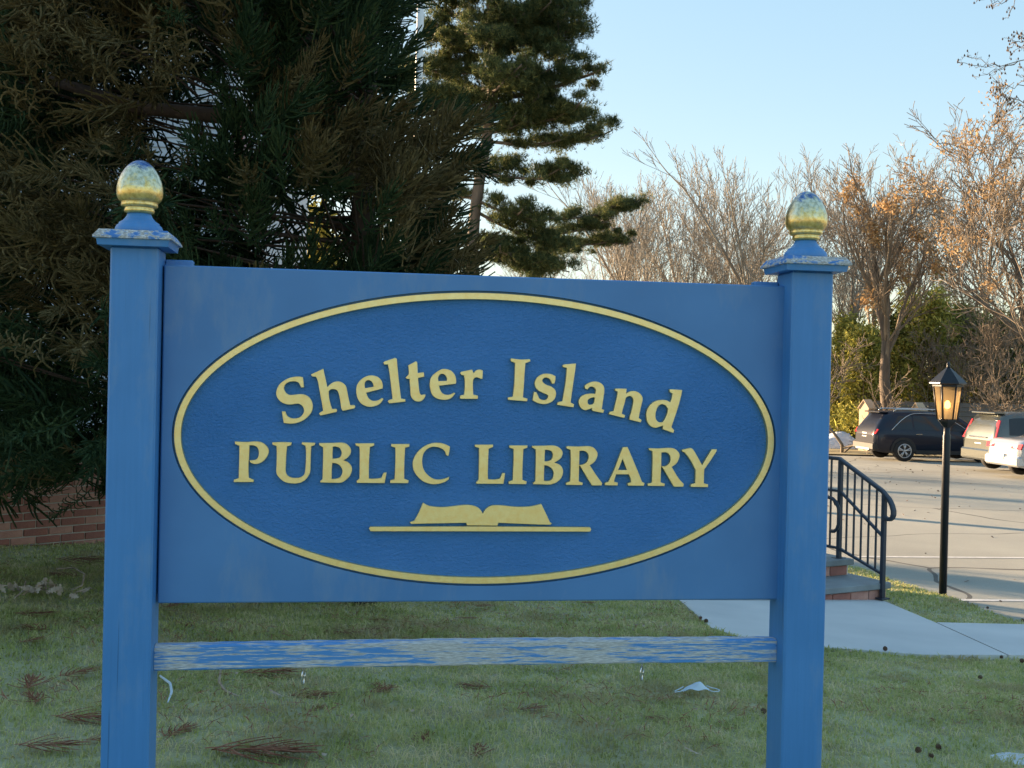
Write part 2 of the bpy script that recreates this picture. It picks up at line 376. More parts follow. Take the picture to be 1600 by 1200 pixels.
ctr_l = sum(left) / len(left); d = jt1 - jt0; nrm = np.array([d[1], -d[0], 0]); sg = 1 if nrm @ (ctr_l - jt0) > 0 else -1
slab_from('walkway', inset_joint(left, sg), -.12, .022, M['concrete'])
slab_from('walkway', inset_joint(right, -sg), -.12, .022, M['concrete'])
# painted stall lines
M['line'] = plain('road_paint', (.62, .62, .60), .7, 0, (.42, .42, .41), 14)
def stripe(a, b_, wd):
    a, b_ = gk(*a), gk(*b_); d = (b_ - a)[:2]; d /= np.linalg.norm(d); n = np.array([-d[1], d[0]]) * wd / 2
    pts = [a[:2] - n, b_[:2] - n, b_[:2] + n, a[:2] + n]
    quad_sheet('stall_line', [tuple(p) for p in pts], M['line'], lot_z, dz=.004)
stripe((1340, 870), (1900, 874), .11); stripe((1500, 938), (1900, 941), .11)
# ------------------------------------------------------------------ sign
TH = 0.14327; SO = np.array([-1.20554, 3.42112]); W = .14; U1 = 2.27011; VP = .072
su = np.array([math.cos(TH), math.sin(TH), 0]); sv = np.array([-math.sin(TH), math.cos(TH), 0])
ZB = lawn_z(SO[0] + 1.1, SO[1])            # ground under the sign
sign = thing('library_sign', 'blue wooden library sign with gold oval lettering on two capped posts in the lawn', 'sign', (SO[0], SO[1], ZB), TH)
E0 = EYE[2] - ZB                            # local z of eye level
def s_px(px, py, v):                        # pixel -> sign plane (u, z local)
    n = sv; o = np.array([SO[0], SO[1], 0]) + sv * v
    p = hit(px, py, n, n @ o); q = p - np.array([SO[0], SO[1], 0])
    return float(q @ su), float(p[2] - ZB)
def post(u0, u1, nm):
    b = MB(); b.box(u0, u1, 0, W, -.3, E0 + .362, .006)
    return link('post', b, M['post'], sign)
pl = post(0, W, 'l'); pr = post(U1 - W, U1, 'r')
for P_, uc, lab in ((pl, W / 2, 'left'), (pr, U1 - W / 2, 'right')):
    b = MB(); z0 = E0 + .362; c = (uc, W / 2)
    prof = [(.101, 0), (.104, .019), (.113, .0205), (.113, .026), (.098, .047), (.02, .048)]
    vs = []; fs = []
    for (h, z) in prof: vs += [(c[0] - h, c[1] - h, z0 + z), (c[0] + h, c[1] - h, z0 + z), (c[0] + h, c[1] + h, z0 + z), (c[0] - h, c[1] + h, z0 + z)]
    for i in range(len(prof) - 1):
        for k in range(4): fs.append((i * 4 + k, i * 4 + (k + 1) % 4, (i + 1) * 4 + (k + 1) % 4, (i + 1) * 4 + k))
    fs.append((3, 2, 1, 0)); n = (len(prof) - 1) * 4; fs.append((n, n + 1, n + 2, n + 3)); b.add(vs, fs)
    cap_ = b.mesh('post_cap'); cap_.materials.append(M['post']); cap_.materials.append(M['cap'])
    for p in cap_.polygons: p.material_index = 1 if p.center.z > z0 + .0185 else 0
    link('post_cap', cap_, None, P_)
    q = 1 / 2430.0
    base = [(170, 0), (173, 18), (170, 35), (160, 55), (150, 62), (146, 66), (144, 76), (118, 92), (102, 110), (90, 128), (85, 146)]
    b = MB().lathe([(r * q, z * q) for r, z in base], 40, (uc, W / 2, z0 + .047)); fin = link('finial', b, M['post'], sign)
    ring = [(86, 0), (98, 4), (106, 9), (109, 18), (108, 30), (104, 38), (106, 42), (122, 46), (131, 54), (132, 68), (128, 78), (133, 81)]
    b = MB().lathe([(r * q, z * q) for r, z in ring], 40); link('collar', b, M['egg'], fin, loc=(uc, W / 2, z0 + .047 + 146 * q))
    egg = [(133, 0), (146, 12), (158, 30), (165, 55), (167, 82), (164, 115), (155, 155), (140, 195), (118, 235), (92, 270), (60, 298), (30, 312), (8, 317)]
    b = MB().lathe([(r * q, z * q) for r, z in egg], 48)
    e = link('egg', b, M['egg'], fin, loc=(uc, W / 2, z0 + .047 + 227 * q), rot=(0, 0, 0 if lab == 'left' else 2.1))
# hairline split and nail marks on posts are geometry-free wear in paint; cleats behind the panel
zt = E0 + .3179; zb = E0 - .7205; PU0, PU1 = .147, U1 - .147 + .025
PU0 = .1455; PU1 = 2.1480
TP = .045
# recess oval
ul, zl = s_px(271.5, 679, VP); ur, zr = s_px(1209.5, 699, VP); ut, ztp = s_px(744, 457.0, VP); ub, zbp = s_px(744, 912.5, VP)
CU = (ul + ur) / 2; CZ = (ztp + zbp) / 2; AU = (ur - ul) / 2; AZ = (ztp - zbp) / 2
NE = 160
def ell(da, v): return [(CU + (AU + da) * math.cos(2 * PI * k / NE), v, CZ + (AZ + da) * math.sin(2 * PI * k / NE)) for k in range(NE)]
def rect_ring(u0, u1, z0, z1, v):
    out = []
    for k in range(NE):
        a = 2 * PI * k / NE; dx, dz = (AU) * math.cos(a), (AZ) * math.sin(a)
        t = min(((u1 - CU) if dx > 0 else (CU - u0)) / abs(dx) if abs(dx) > 1e-9 else 1e9, ((z1 - CZ) if dz > 0 else (CZ - z0)) / abs(dz) if abs(dz) > 1e-9 else 1e9)
        out.append((CU + dx * t, v, CZ + dz * t))
    # snap nearest to corners
    for (cu, cz) in ((u0, z0), (u1, z0), (u0, z1), (u1, z1)):
        k = min(range(NE), key=lambda i: (out[i][0] - cu) ** 2 + (out[i][2] - cz) ** 2); out[k] = (cu, v, cz)
    return out
bz = .004
loops = [rect_ring(PU0, PU1, zb, zt, VP + TP), rect_ring(PU0, PU1, zb, zt, VP + bz), rect_ring(PU0 + bz, PU1 - bz, zb + bz, zt - bz, VP), ell(.0065, VP), ell(.0055, VP + .017), ell(-.03, VP + .017)]
b = MB(); vs = [p for L in loops for p in L]; fs = []
for i in range(len(loops) - 1):
    for k in range(NE): fs.append((i * NE + k, i * NE + (k + 1) % NE, (i + 1) * NE + (k + 1) % NE, (i + 1) * NE + k))
fs.append(tuple(range(NE))); b.add(vs, fs)
panel = link('panel', b, M['panel'], sign)
b = MB(); L0 = ell(-.012, VP + .0165); b.add(L0 + [(CU, VP + .0165, CZ)], [(k, (k + 1) % NE, NE) for k in range(NE)]); link('oval_field', b, M['field'], panel)
RW = .0215
loops = [ell(0, VP + .0164), ell(0, VP + .0012), ell(-.0012, VP - .0005), ell(-RW + .0012, VP - .0005), ell(-RW, VP + .0012), ell(-RW, VP + .0164)]
b = MB(); vs = [p for L in loops for p in L]; fs = []
for i in range(5):
    for k in range(NE): fs.append((i * NE + k, i * NE + (k + 1) % NE, (i + 1) * NE + (k + 1) % NE, (i + 1) * NE + k))
b.add(vs, fs, False); link('oval_ring', b, M['gold'], panel)
# raised letters, drawn as outlines on the panel's face
G = {}
def gl_(name, ox, oy, sc, *loops_): G.setdefault('list', []).append((name, ox, oy, sc, loops_))
A_ = (425, 550, 10); B_ = (540, 550, 10); C_ = (660, 550, 8.8889); D_ = (780, 555, 10); E_ = (910, 560, 10)
P_ = (360, 665, 10); Q_ = (490, 665, 10); R_ = (600, 665, 10); T_ = (735, 670, 10); V_ = (870, 670, 10); X_ = (970, 670, 10)
gl_('S', *A_, "480,395! 430,385 350,388 250,415 150,475 90,550 66,640 84,715 145,783 225,815 300,820 380,808 430,812 480,850 500,910 490,960 450,1010 390,1035 310,1038 250,1010 220,970 205,930! 155,930! 165,1000 185,1110! 300,1120 400,1105 500,1060 580,990 625,920 635,840 615,760 570,700 500,665 430,660 350,668 270,670 220,640 190,590 190,540 225,490 290,462 360,460 410,475 435,510 455,555! 500,550!")
gl_('h', *A_, "800,262! 830,400 865,555! 910,505 970,470 1040,460 1100,480 1145,520 1165,570 1190,700 1222,835! 1280,830 1300,855 1285,882! 1105,920! 1085,890! 1062,740 1040,640 1010,595 960,580 910,590 885,630 895,740 920,840 940,893! 1000,890 1015,915 1005,938! 760,992! 738,965 760,940! 800,920! 780,800 745,610 715,450 685,385! 630,380 610,350! 700,310")
gl_('e', *B_, "578,562! 580,520 560,450 510,395 440,370 360,370 270,410 200,480 170,560 170,650 195,740 250,810 330,850 410,855 490,835 550,795 590,735! 570,718! 520,750 460,765 400,755 350,710 320,636! 575,572!", "305,568! 295,520 310,465 350,440 400,455 430,500 440,545!")
gl_('l', *B_, "775,92! 800,110! 820,350 865,730! 930,738! 935,775! 685,803! 662,775! 672,755! 735,735! 715,560 690,350 662,195! 605,195! 592,165! 610,148!")
gl_('t', *B_, "1100,145! 1118,160! 1125,330! 1220,318! 1228,385! 1130,405! 1140,520 1155,630 1180,670 1215,665 1245,665! 1245,690! 1220,735 1170,770 1100,770 1050,735 1020,680 1010,560 1000,420! 960,420! 940,400! 985,355! 990,300 980,210!")
gl_('e', *C_, "466,432! 468,390 450,320 400,262 340,240 270,240 190,285 125,350 105,430 110,510 135,590 190,640 270,662 350,660 410,632 455,575! 440,565! 390,590 330,595 280,575 245,525 230,468! 462,441!", "222,407! 218,360 240,315 280,303 320,325 342,370 340,402!")
gl_('r', *C_, "690,245! 710,300! 750,255 800,245 838,258! 835,372! 810,372 770,355 735,355 708,385 700,450 705,592! 770,607! 770,650! 525,650! 525,607! 580,595! 590,500 590,400 580,325! 540,318! 528,290! 540,275!")
gl_('I', *D_, "190,50! 330,68 480,62! 488,95! 410,125! 395,300 385,480 370,660! 440,680! 437,720! 140,697! 138,660! 215,650! 235,480 245,300 250,120! 190,98! 180,72!")
gl_('s', *D_, "880,330! 820,300 740,288 660,305 590,355 558,430 570,500 620,555 700,595 755,620 765,655 735,695 680,700 630,680 605,630 580,580! 545,572! 535,640 525,705! 600,745 700,765 790,745 860,690 888,610 870,540 810,490 740,465 685,425 675,385 710,352 760,355 800,385 825,445! 860,445! 875,400")
gl_('l', *D_, "1010,145! 1200,130! 1190,220 1160,420 1115,740! 1168,768! 1160,815! 905,775! 920,735! 990,720! 1010,600 1040,420 1060,200! 1000,185! 992,165!")
gl_('a', *E_, "40,430 100,385 180,362 250,370 310,405 340,460 340,540 320,680 302,795! 340,805! 325,852! 160,820! 150,795! 155,775! 100,795 40,808 -20,775 -52,710 -50,650 -10,590 60,560 140,550 205,555! 212,500 190,460 150,440 110,450 80,485! 45,475!", "195,610! 140,615 90,645 82,690 105,722 150,720 185,690")
gl_('n', *E_, "690,475! 682,555! 740,520 810,510 880,535 930,590 940,650 910,780 880,930! 925,965! 910,1000! 735,955! 740,920! 770,820 795,700 795,640 765,595 720,592 680,620 665,680 630,800 615,865! 668,890! 655,932! 415,870! 430,835! 490,825! 520,700 545,590 555,520! 510,500! 515,472!")
gl_('d', *E_, "1365,482! 1560,495! 1545,580 1490,780 1430,960 1390,1075! 1435,1125! 1420,1165! 1255,1105! 1260,1050! 1200,1070 1140,1085 1070,1060 1020,1000 1002,920 1010,820 1060,730 1140,670 1230,650 1310,655 1375,690! 1400,620 1412,550! 1370,525!", "1340,790! 1300,735 1240,715 1185,750 1150,830 1142,920 1165,975 1210,1000 1260,995! 1300,930 1330,850")
gl_('P', *P_, "70,250! 250,258 400,248 500,270 570,330 598,400 575,480 520,550 450,590 380,600 315,580! 300,545! 380,538 425,510 445,450 440,380 410,330 350,308 295,310! 290,450 280,650 285,818! 365,850! 360,882! 52,882! 55,848! 130,825! 135,650 140,450 140,315! 75,290!")
gl_('U', *P_, "655,265! 800,258 955,265! 948,305! 885,325! 872,450 865,600 862,720 890,780 950,812 1020,820 1090,810 1150,770 1170,700 1180,560 1182,400 1172,315! 1115,290! 1120,262! 1325,272! 1315,305! 1262,325! 1255,450 1250,600 1245,720 1210,800 1140,870 1050,902 950,902 850,880 770,820 720,740 722,600 725,450 722,320! 660,298!")
gl_('B', *Q_, "85,275! 300,272 450,268 530,300 580,370 575,440 530,500 460,545! 530,570 585,630 598,700 570,780 510,845 430,890 300,893 105,888! 105,868! 140,840! 145,650 150,450 148,340! 95,310!", "300,330! 350,328 405,350 435,400 435,460 405,500 350,515 292,520! 295,420", "290,585! 350,590 410,625 448,690 445,760 410,810 350,832 280,838! 282,700")
gl_('L', *Q_, "655,280! 945,278! 945,312! 880,335! 868,500 862,700 862,830! 950,832 1060,820! 1095,740! 1138,735! 1110,898! 680,895! 672,870! 718,830! 720,650 722,450 718,330! 660,310!")
gl_('I', *Q_, "1215,290! 1495,290! 1495,330! 1430,345! 1420,500 1415,700 1415,835! 1485,860! 1475,900! 1198,897! 1200,858! 1268,840! 1275,700 1280,500 1278,345! 1215,325!")
gl_('C', *R_, "1030,330! 960,295 870,272 760,275 640,320 540,400 475,500 450,600 470,710 530,800 620,875 730,912 840,912 950,880 1010,840! 1020,805! 950,830 870,845 780,835 690,780 620,690 595,580 610,460 660,380 740,335 830,335 910,365 955,410 970,460! 1005,475! 1020,410")
gl_('L', *T_, "75,250! 355,250! 352,285! 285,312! 278,450 272,650 272,790! 370,795 465,780! 500,695! 540,695! 518,860! 92,858! 95,835! 130,800! 135,600 138,400 135,300! 72,280!")
gl_('I', *T_, "612,262! 890,262! 888,295! 828,318! 818,500 812,680 812,800! 878,825! 872,865! 600,862! 602,825! 665,805! 670,650 678,450 675,315! 612,295!")
gl_('B', *T_, "965,268! 1150,265 1300,262 1380,290 1435,350 1435,415 1395,475 1310,532! 1390,560 1440,625 1445,700 1410,780 1340,840 1240,872 1120,868 985,866! 985,848! 1018,820! 1020,650 1025,450 1022,325! 970,295!", "1165,330! 1210,330 1265,350 1290,400 1280,460 1240,500 1158,512! 1160,420", "1155,570! 1210,580 1270,620 1302,690 1290,770 1240,812 1148,815! 1150,700")
gl_('R', *V_, "150,285! 165,272! 350,278 500,272 580,300 632,370 630,440 590,515 515,572! 640,760 710,850! 700,885! 550,885! 460,740 360,570! 430,550 480,510 500,440 480,380 430,345 355,345! 350,500 345,700 342,825! 405,845! 400,880! 145,875! 150,845! 210,825! 218,650 220,450 215,330! 160,310!")
gl_('A', *V_, "1035,290! 1105,285! 1180,460 1280,700 1330,830! 1370,850! 1360,890! 1112,888! 1112,850! 1165,838! 1150,770 1125,712! 930,712! 905,780 895,830! 955,845! 950,885! 755,882! 755,848! 810,830! 900,640 960,480", "1030,465! 1102,648! 955,648!")
gl_('R', *X_, "440,305! 600,308 780,300 860,325 915,390 912,460 870,540 795,597! 900,770 985,865! 975,905! 830,905! 740,750 645,590! 710,580 760,540 780,480 765,415 715,370 635,370! 632,550 625,720 622,840! 688,860! 682,895! 420,890! 425,858! 490,845! 495,650 500,450 495,350! 445,332!")
gl_('Y', *X_, "960,330! 1090,300! 1130,325 1200,440 1272,575! 1340,460 1425,322! 1500,322! 1495,355! 1400,500 1305,635! 1300,740 1298,855! 1365,870! 1362,912! 1095,907! 1097,870! 1165,850! 1170,740 1172,650! 1090,490 1000,370! 965,355!")
gl_('book', 570, 770, 4.4444, "405,70! 450,92 550,100 690,85 760,92 800,115 820,150! 840,115 880,90 950,88 1050,98 1150,95 1225,78! 1260,150 1285,205! 1298,212! 1290,222! 1150,218 928,208! 922,228! 710,226! 705,208! 500,212 322,216! 315,205! 345,195! 375,140")
gl_('bar', 570, 770, 4.4444, "30,250! 37,237! 800,235 1565,240! 1572,255! 1565,270! 800,268 40,267!")
def smooth_loop(s):
    pts = []; cor = []
    for tk in s.split():
        cflag = tk.endswith('!'); x, y = tk.rstrip('!').split(','); pts.append((float(x), float(y))); cor.append(cflag)
    n = len(pts)
    if not any(cor): k0 = 0
    else: k0 = cor.index(True)
    pts = pts[k0:] + pts[:k0]; cor = cor[k0:] + cor[:k0]; out = []
    for i in range(n):
        p1, p2 = pts[i], pts[(i + 1) % n]; p0 = pts[i - 1] if not cor[i] else p1; p3 = pts[(i + 2) % n] if not cor[(i + 1) % n] else p2
        if cor[i] and cor[(i + 1) % n]: out.append(p1); continue
        for k in range(6):
            t = k / 6; t2 = t * t; t3 = t2 * t
            out.append(tuple(.5 * ((2 * p1[a]) + (-p0[a] + p2[a]) * t + (2 * p0[a] - 5 * p1[a] + 4 * p2[a] - p3[a]) * t2 + (-p0[a] + 3 * p1[a] - 3 * p2[a] + p3[a]) * t3) for a in (0, 1)))
    return out
VL = VP - .0005                             # letter faces stand level with the frame of the oval
for (nm, ox, oy, sc_, lps) in G['list']:
    cu = bpy.data.curves.new('tmp', 'CURVE'); cu.dimensions = '2D'; cu.fill_mode = 'BOTH'
    bv = .0011; cu.extrude = .0083 - bv; cu.bevel_depth = bv; cu.bevel_resolution = 1; cu.offset = -bv * .6
    for s in lps:
        L = [s_px(ox + x / sc_, oy + y / sc_, VL) for (x, y) in smooth_loop(s)]
        sp = cu.splines.new('POLY'); sp.points.add(len(L) - 1); sp.use_cyclic_u = True
        for q_, (u, z) in zip(sp.points, L): q_.co = (u, z, 0, 1)
    to = bpy.data.objects.new('tmp', cu); me = bpy.data.meshes.new_from_object(to)
    n = len(me.vertices); co = np.empty(n * 3); me.vertices.foreach_get('co', co); co = co.reshape(-1, 3)
    new = np.stack([co[:, 0], VL + .0083 - co[:, 2], co[:, 1]], 1); me.vertices.foreach_set('co', new.ravel()); me.update()
    name = {'book': 'book_emblem', 'bar': 'underline_bar'}.get(nm, 'letter'); me.name = name
    o = link(name, me, M['gold'], panel)
    if name == 'letter': o['label'] = 'raised gold %s letter %s' % ('capital' if nm.isupper() else 'small', nm)
    bpy.data.objects.remove(to); bpy.data.curves.remove(cu)
# cleats behind the panel (their tops show above it)
b = MB(); b.box(W + .002, W + .085, VP + TP + .001, VP + TP + .038, zb + .02, zt + .020, .003); link('cleat', b, M['post'], sign)
b = MB(); b.box(U1 - W - .085, U1 - W - .002, VP + TP + .001, VP + TP + .038, zb + .02, zt + .016, .003); link('cleat', b, M['post'], sign)
# lower rail
b = MB()
rz0, rz1 = E0 - .926, E0 - .848
segs = 60; rowsg = []
prof = [(-.002 + .063, rz0 + .004), (.063 + .002, rz0), (.063 + .038, rz0), (.063 + .038, rz1), (.063 + .006, rz1), (.061, rz1 - .006)]
for i in range(segs + 1):
    u = W + .001 + (U1 - 2 * W - .002) * i / segs
    j = [random.uniform(-.0012, .0012) for _ in prof]
    rowsg.append([(u, v + jj, z + jj + .004 * math.sin(u * 1.5)) for (v, z), jj in zip(prof, j)] + [(u, prof[0][0] + j[0], prof[0][1] + j[0] + .004 * math.sin(u * 1.5))])
b.grid(rowsg, False, True); link('lower_rail', b, M['rail'], sign)
# snap hooks under the rail
for (px, py, lab) in ((474, 1042, 'small steel hook hanging from the peeling rail, left one near the blue post'), (1003, 1037, 'small steel hook hanging from the peeling rail above the white face mask')):
    u, z = s_px(px, py, .08)
    p = np.array([SO[0], SO[1], ZB]) + su * u + sv * .08 + np.array([0, 0, z])
    t = thing('snap_hook', lab, 'hook', p, TH + (1.2 if px < 800 else .9), 'hooks under the sign rail')
    ring = [(math.cos(a) * .006, 0, -.004 + math.sin(a) * .006) for a in np.linspace(0, 2 * PI, 13)]
    b = MB().tube(ring, .0013, 6, False); link('eye', b, M['alloy'], t)
    loop = [(.009 * math.sin(a) * (1 if a < PI else 1.15), 0, -.010 - .022 * (1 - math.cos(a))) for a in np.linspace(.0, 2 * PI, 20)]
    b = MB().tube(loop, .0028, 8, False); link('hook_body', b, M['chrome'], t)
    b = MB().tube([(.010, 0, -.02), (.010, 0, -.044)], .004, 8); link('gate', b, M['chrome'], t)
# ------------------------------------------------------------------ brick wall at the left
def bricks(parent, x0, x1, z0, ncourse, front_y, bl=.203, bh=.057, gap=.0105, depth=.09, zslope=0.0, off=0.0, jit=.0015):
    protos = []
    for k in range(3):
        me = MB().box(0, bl, 0, depth, 0, bh, .003).mesh('brick'); me.materials.append([M['brick'], M['brick'], M['brick2']][k]); protos.append(me)
    for c in range(ncourse):
        x = x0 - (bl + gap) * (.5 if c % 2 else 0) - off
        while x < x1:
            a, e = max(x, x0), min(x + bl, x1)
            if e - a > .03:
                o = link('brick', protos[random.choice((0, 0, 1, 2))], None, parent, loc=(a, front_y + random.uniform(-jit, jit), z0 + c * (bh + gap)), rot=(0, 0, 0))
                o.scale = ((e - a) / bl, 1, 1)
            x += bl + gap
wa, wb = gl(0, 853), gl(165, 851)
dirw = (wb - wa)[:2]; angw = math.atan2(dirw[1], dirw[0])
wall = thing('brick_wall', 'low red brick wall behind the lawn under the drooping evergreen branches', 'wall', (wa[0], wa[1], wa[2] - .03), angw)
link('mortar_core', MB().box(-2.0, 2.4, .012, .28, -.3, .86), M['mortar'], wall)
bricks(wall, -1.3, 1.9, -.045, 13, 0.0)
link('coping', MB().box(-2.02, 2.42, -.03, .30, .862, .91, .005), M['slab'], wall)
# ------------------------------------------------------------------ entrance steps
sA, sB = gl(1085, 941), gl(1384, 941)
ang = math.atan2((sB - sA)[1], (sB - sA)[0]); wid = float(np.linalg.norm((sB - sA)[:2]))
zs = float(sB[2]) + .03
steps = thing('entrance_steps', 'brick entrance steps with bluestone treads beside the black railing', 'steps', (sA[0], sA[1], zs), ang)
TR = .42
link('brick_core', MB().box(.02, wid - .02, .012, 3.6, -.4, .093), M['mortar'], steps)
link('brick_core', MB().box(.02, wid - .04, TR + .012, 3.6, .094, .243), M['mortar'], steps)
bricks(steps, 0, wid, .004, 1, 0.0, bl=.205, bh=.082, gap=.010)
bricks(steps, 0, wid - .03, .153, 1, TR, bl=.205, bh=.084, gap=.010, off=.06)
link('tread', MB().box(-.03, wid + .035, -.03, TR + .1, .096, .150, .006), M['slab'], steps)
link('landing_slab', MB().box(-.03, wid + .0, TR - .03, 3.6, .247, .300, .006), M['slab'], steps)
# ------------------------------------------------------------------ railing
rb = gl(1378, 942); rb[2] += .035
cr, sr = math.cos(ang), math.sin(ang)
rz_ = ang
rail = thing('stair_railing', 'dark metal railing with straight balusters running up the brick steps', 'railing', rb, rz_)
H1 = .93; yl = TR + .10; zl_ = .30 - .02
def rpost(x, y, z0, z1):
    o = link('post', MB().box(x - .019, x + .019, y - .019, y + .019, z0, z1, .002), M['iron'], rail)
    link('base_plate', MB().box(x - .05, x + .05, y - .045, y + .045, z0 - .001, z0 + .012, .002), M['iron'], o)
xl = -.02
rpost(0, 0, 0, H1); rpost(xl, yl, zl_, 1.19); rpost(xl - .05, yl + 2.2, zl_, 1.19)
top1 = 1.21
hr = [(xl - .05, yl + 2.2, top1), (xl, yl + .02, top1), (-.005, .02, H1 + .03), (0, -.06, H1 - .04), (0, -.09, H1 - .085), (0, -.108, H1 - .13), (0, -.110, H1 - .165), (0, -.098, H1 - .195), (0, -.075, H1 - .212), (0, -.045, H1 - .215), (0, -.015, H1 - .205), (0, 0, H1 - .19)]
def flat(pts, w_, h_, nm, par=rail):
    b = MB(); rows = []
    P = [Vector(p) for p in pts]
    for i, p in enumerate(P):
        t = (P[min(i + 1, len(P) - 1)] - P[max(i - 1, 0)]).normalized(); sx = Vector((1, 0, 0)); n = sx.cross(t).normalized()
        rows.append([p + sx * a * w_ / 2 + n * c * h_ / 2 for a, c in ((-1, -.6), (-.6, -1), (.6, -1), (1, -.6), (1, .6), (.6, 1), (-.6, 1), (-1, .6), (-1, -.6))])
    b.grid([[tuple(v) for v in r] for r in rows], False, False); b.add([tuple(v) for v in rows[0][:8]], [tuple(range(8))]); b.add([tuple(v) for v in rows[-1][:8]], [tuple(range(8))])
    return link(nm, b, M['iron'], par)
flat(hr, .052, .034, 'handrail')
flat([(xl - .05, yl + 2.2, top1 - .30), (xl, yl, top1 - .30), (0, 0, H1 - .52 + .14)], .034, .024, 'middle_rail')
flat([(xl - .05, yl + 2.2, zl_ + .10), (xl, yl, zl_ + .10), (0, 0, .22)], .034, .024, 'bottom_rail')
bal = MB().box(-.007, .007, -.007, .007, 0, 1.0).mesh('baluster'); bal.materials.append(M['iron'])
def baluster(x, y, z0, z1):
    o = link('baluster', bal, None, rail, loc=(x, y, z0)); o.scale = (1, 1, z1 - z0)
for k in range(1, 6):
    t = k / 6; y = yl * t; baluster(xl * t, y, .22 + (zl_ + .10 - .22) * t, H1 + (top1 - H1) * t)
for k in range(1, 19):
    t = k / 19; baluster(xl - .05 * t, yl + 2.2 * t, zl_ + .10, top1)
gr = [(-.10, yl + 2.1, top1 - .36), (-.09, yl + .10, top1 - .36), (-.085, yl + .03, top1 - .37), (-.085, yl - .02, top1 - .40), (-.085, yl - .05, top1 - .45), (-.085, yl - .058, top1 - .52), (-.085, yl - .055, top1 - .60), (-.085, yl - .035, top1 - .645), (-.085, yl + .0, top1 - .67), (-.085, yl + .05, top1 - .675)]
b = MB().tube(gr, .017, 8); gro = link('grab_rail', b, M['iron'], rail)
link('bracket', MB().tube([(-.085, yl + .03, top1 - .37), (-.05, yl + .03, top1 - .43), (xl, yl, top1 - .44)], .008, 6), M['iron'], gro)
# ------------------------------------------------------------------ lamp post
lp = gl(1473, 932)
lamp = thing('lamp_post', 'black lamp post with a lit six-sided glass lantern beside the car park', 'lamp post', lp, .25)
LH = float((at(1473, 661, lp[1]) - lp)[2]); pm = lp[1] / F
link('pole', MB().lathe([(.037, -.1), (.037, LH - .12), (.031, LH - .10), (.030, LH)], 16), M['black'], lamp)
z0 = LH
link('lantern_base', MB().lathe([(.028, 0), (.05, .02), (.075, .05), (.092, .065), (.092, .085)], 6, (0, 0, z0 - .045), False), M['black'], lamp)
zg0, zg1 = z0 + .04, z0 + .04 + 50 * pm; rg0, rg1 = .088, .128
glass = bpy.data.materials.new('lantern_glass'); glass.use_nodes = True; nt = glass.node_tree; nt.nodes.clear()
tr_ = nt.nodes.new('ShaderNodeBsdfTransparent'); tr_.inputs[0].default_value = (.80, .70, .52, 1); df = nt.nodes.new('ShaderNodeBsdfTranslucent'); df.inputs[0].default_value = (.62, .50, .34, 1)
gls = nt.nodes.new('ShaderNodeBsdfGlossy'); gls.inputs['Roughness'].default_value = .15
m1 = nt.nodes.new('ShaderNodeMixShader'); m1.inputs[0].default_value = .55; m2 = nt.nodes.new('ShaderNodeMixShader'); m2.inputs[0].default_value = .08
nt.links.new(tr_.outputs[0], m1.inputs[1]); nt.links.new(df.outputs[0], m1.inputs[2]); nt.links.new(m1.outputs[0], m2.inputs[1]); nt.links.new(gls.outputs[0], m2.inputs[2])
oo = nt.nodes.new('ShaderNodeOutputMaterial'); nt.links.new(m2.outputs[0], oo.inputs[0])
def hexp(r, k, z): a = PI / 3 * k + PI / 6; return (r * math.cos(a), r * math.sin(a), z)
for k in range(6):
    a0, a1, b0, b1 = hexp(rg0, k, zg0), hexp(rg0, k + 1, zg0), hexp(rg1, k, zg1), hexp(rg1, k + 1, zg1)
    link('glass_pane', MB().add([a0, a1, b1, b0], [(0, 1, 2, 3)]), glass, lamp)
    link('glazing_bar', MB().tube([hexp(rg0 + .002, k, zg0 - .004), hexp(rg1 + .002, k, zg1 + .004)], .0085, 5), M['black'], lamp)
link('lantern_roof', MB().lathe([(.128, 0), (.142, .006), (.142, .022), (.172, .034), (.170, .045), (.148, .07), (.112, .105), (.070, .145), (.038, .175), (.018, .19)], 6, (0, 0, zg1 - .002), False, PI / 6), M['black'], lamp)
link('finial', MB().lathe([(.016, 0), (.022, .008), (.014, .018), (.020, .03), (.016, .042), (.004, .062)], 10, (0, 0, zg1 + .185)), M['black'], lamp)
em = bpy.data.materials.new('lamp_glow'); em.use_nodes = True; em.node_tree.nodes['Principled BSDF'].inputs['Emission Color'].default_value = (1, .55, .16, 1)
em.node_tree.nodes['Principled BSDF'].inputs['Emission Strength'].default_value = 3.2
link('bulb', MB().lathe([(.010, 0), (.024, .012), (.028, .035), (.022, .062), (.008, .08)], 16, (0, 0, zg0 + .10)), em, lamp)
link('lamp_holder', MB().lathe([(.014, 0), (.014, .10)], 10, (0, 0, zg0 - .01)), M['white'], lamp)
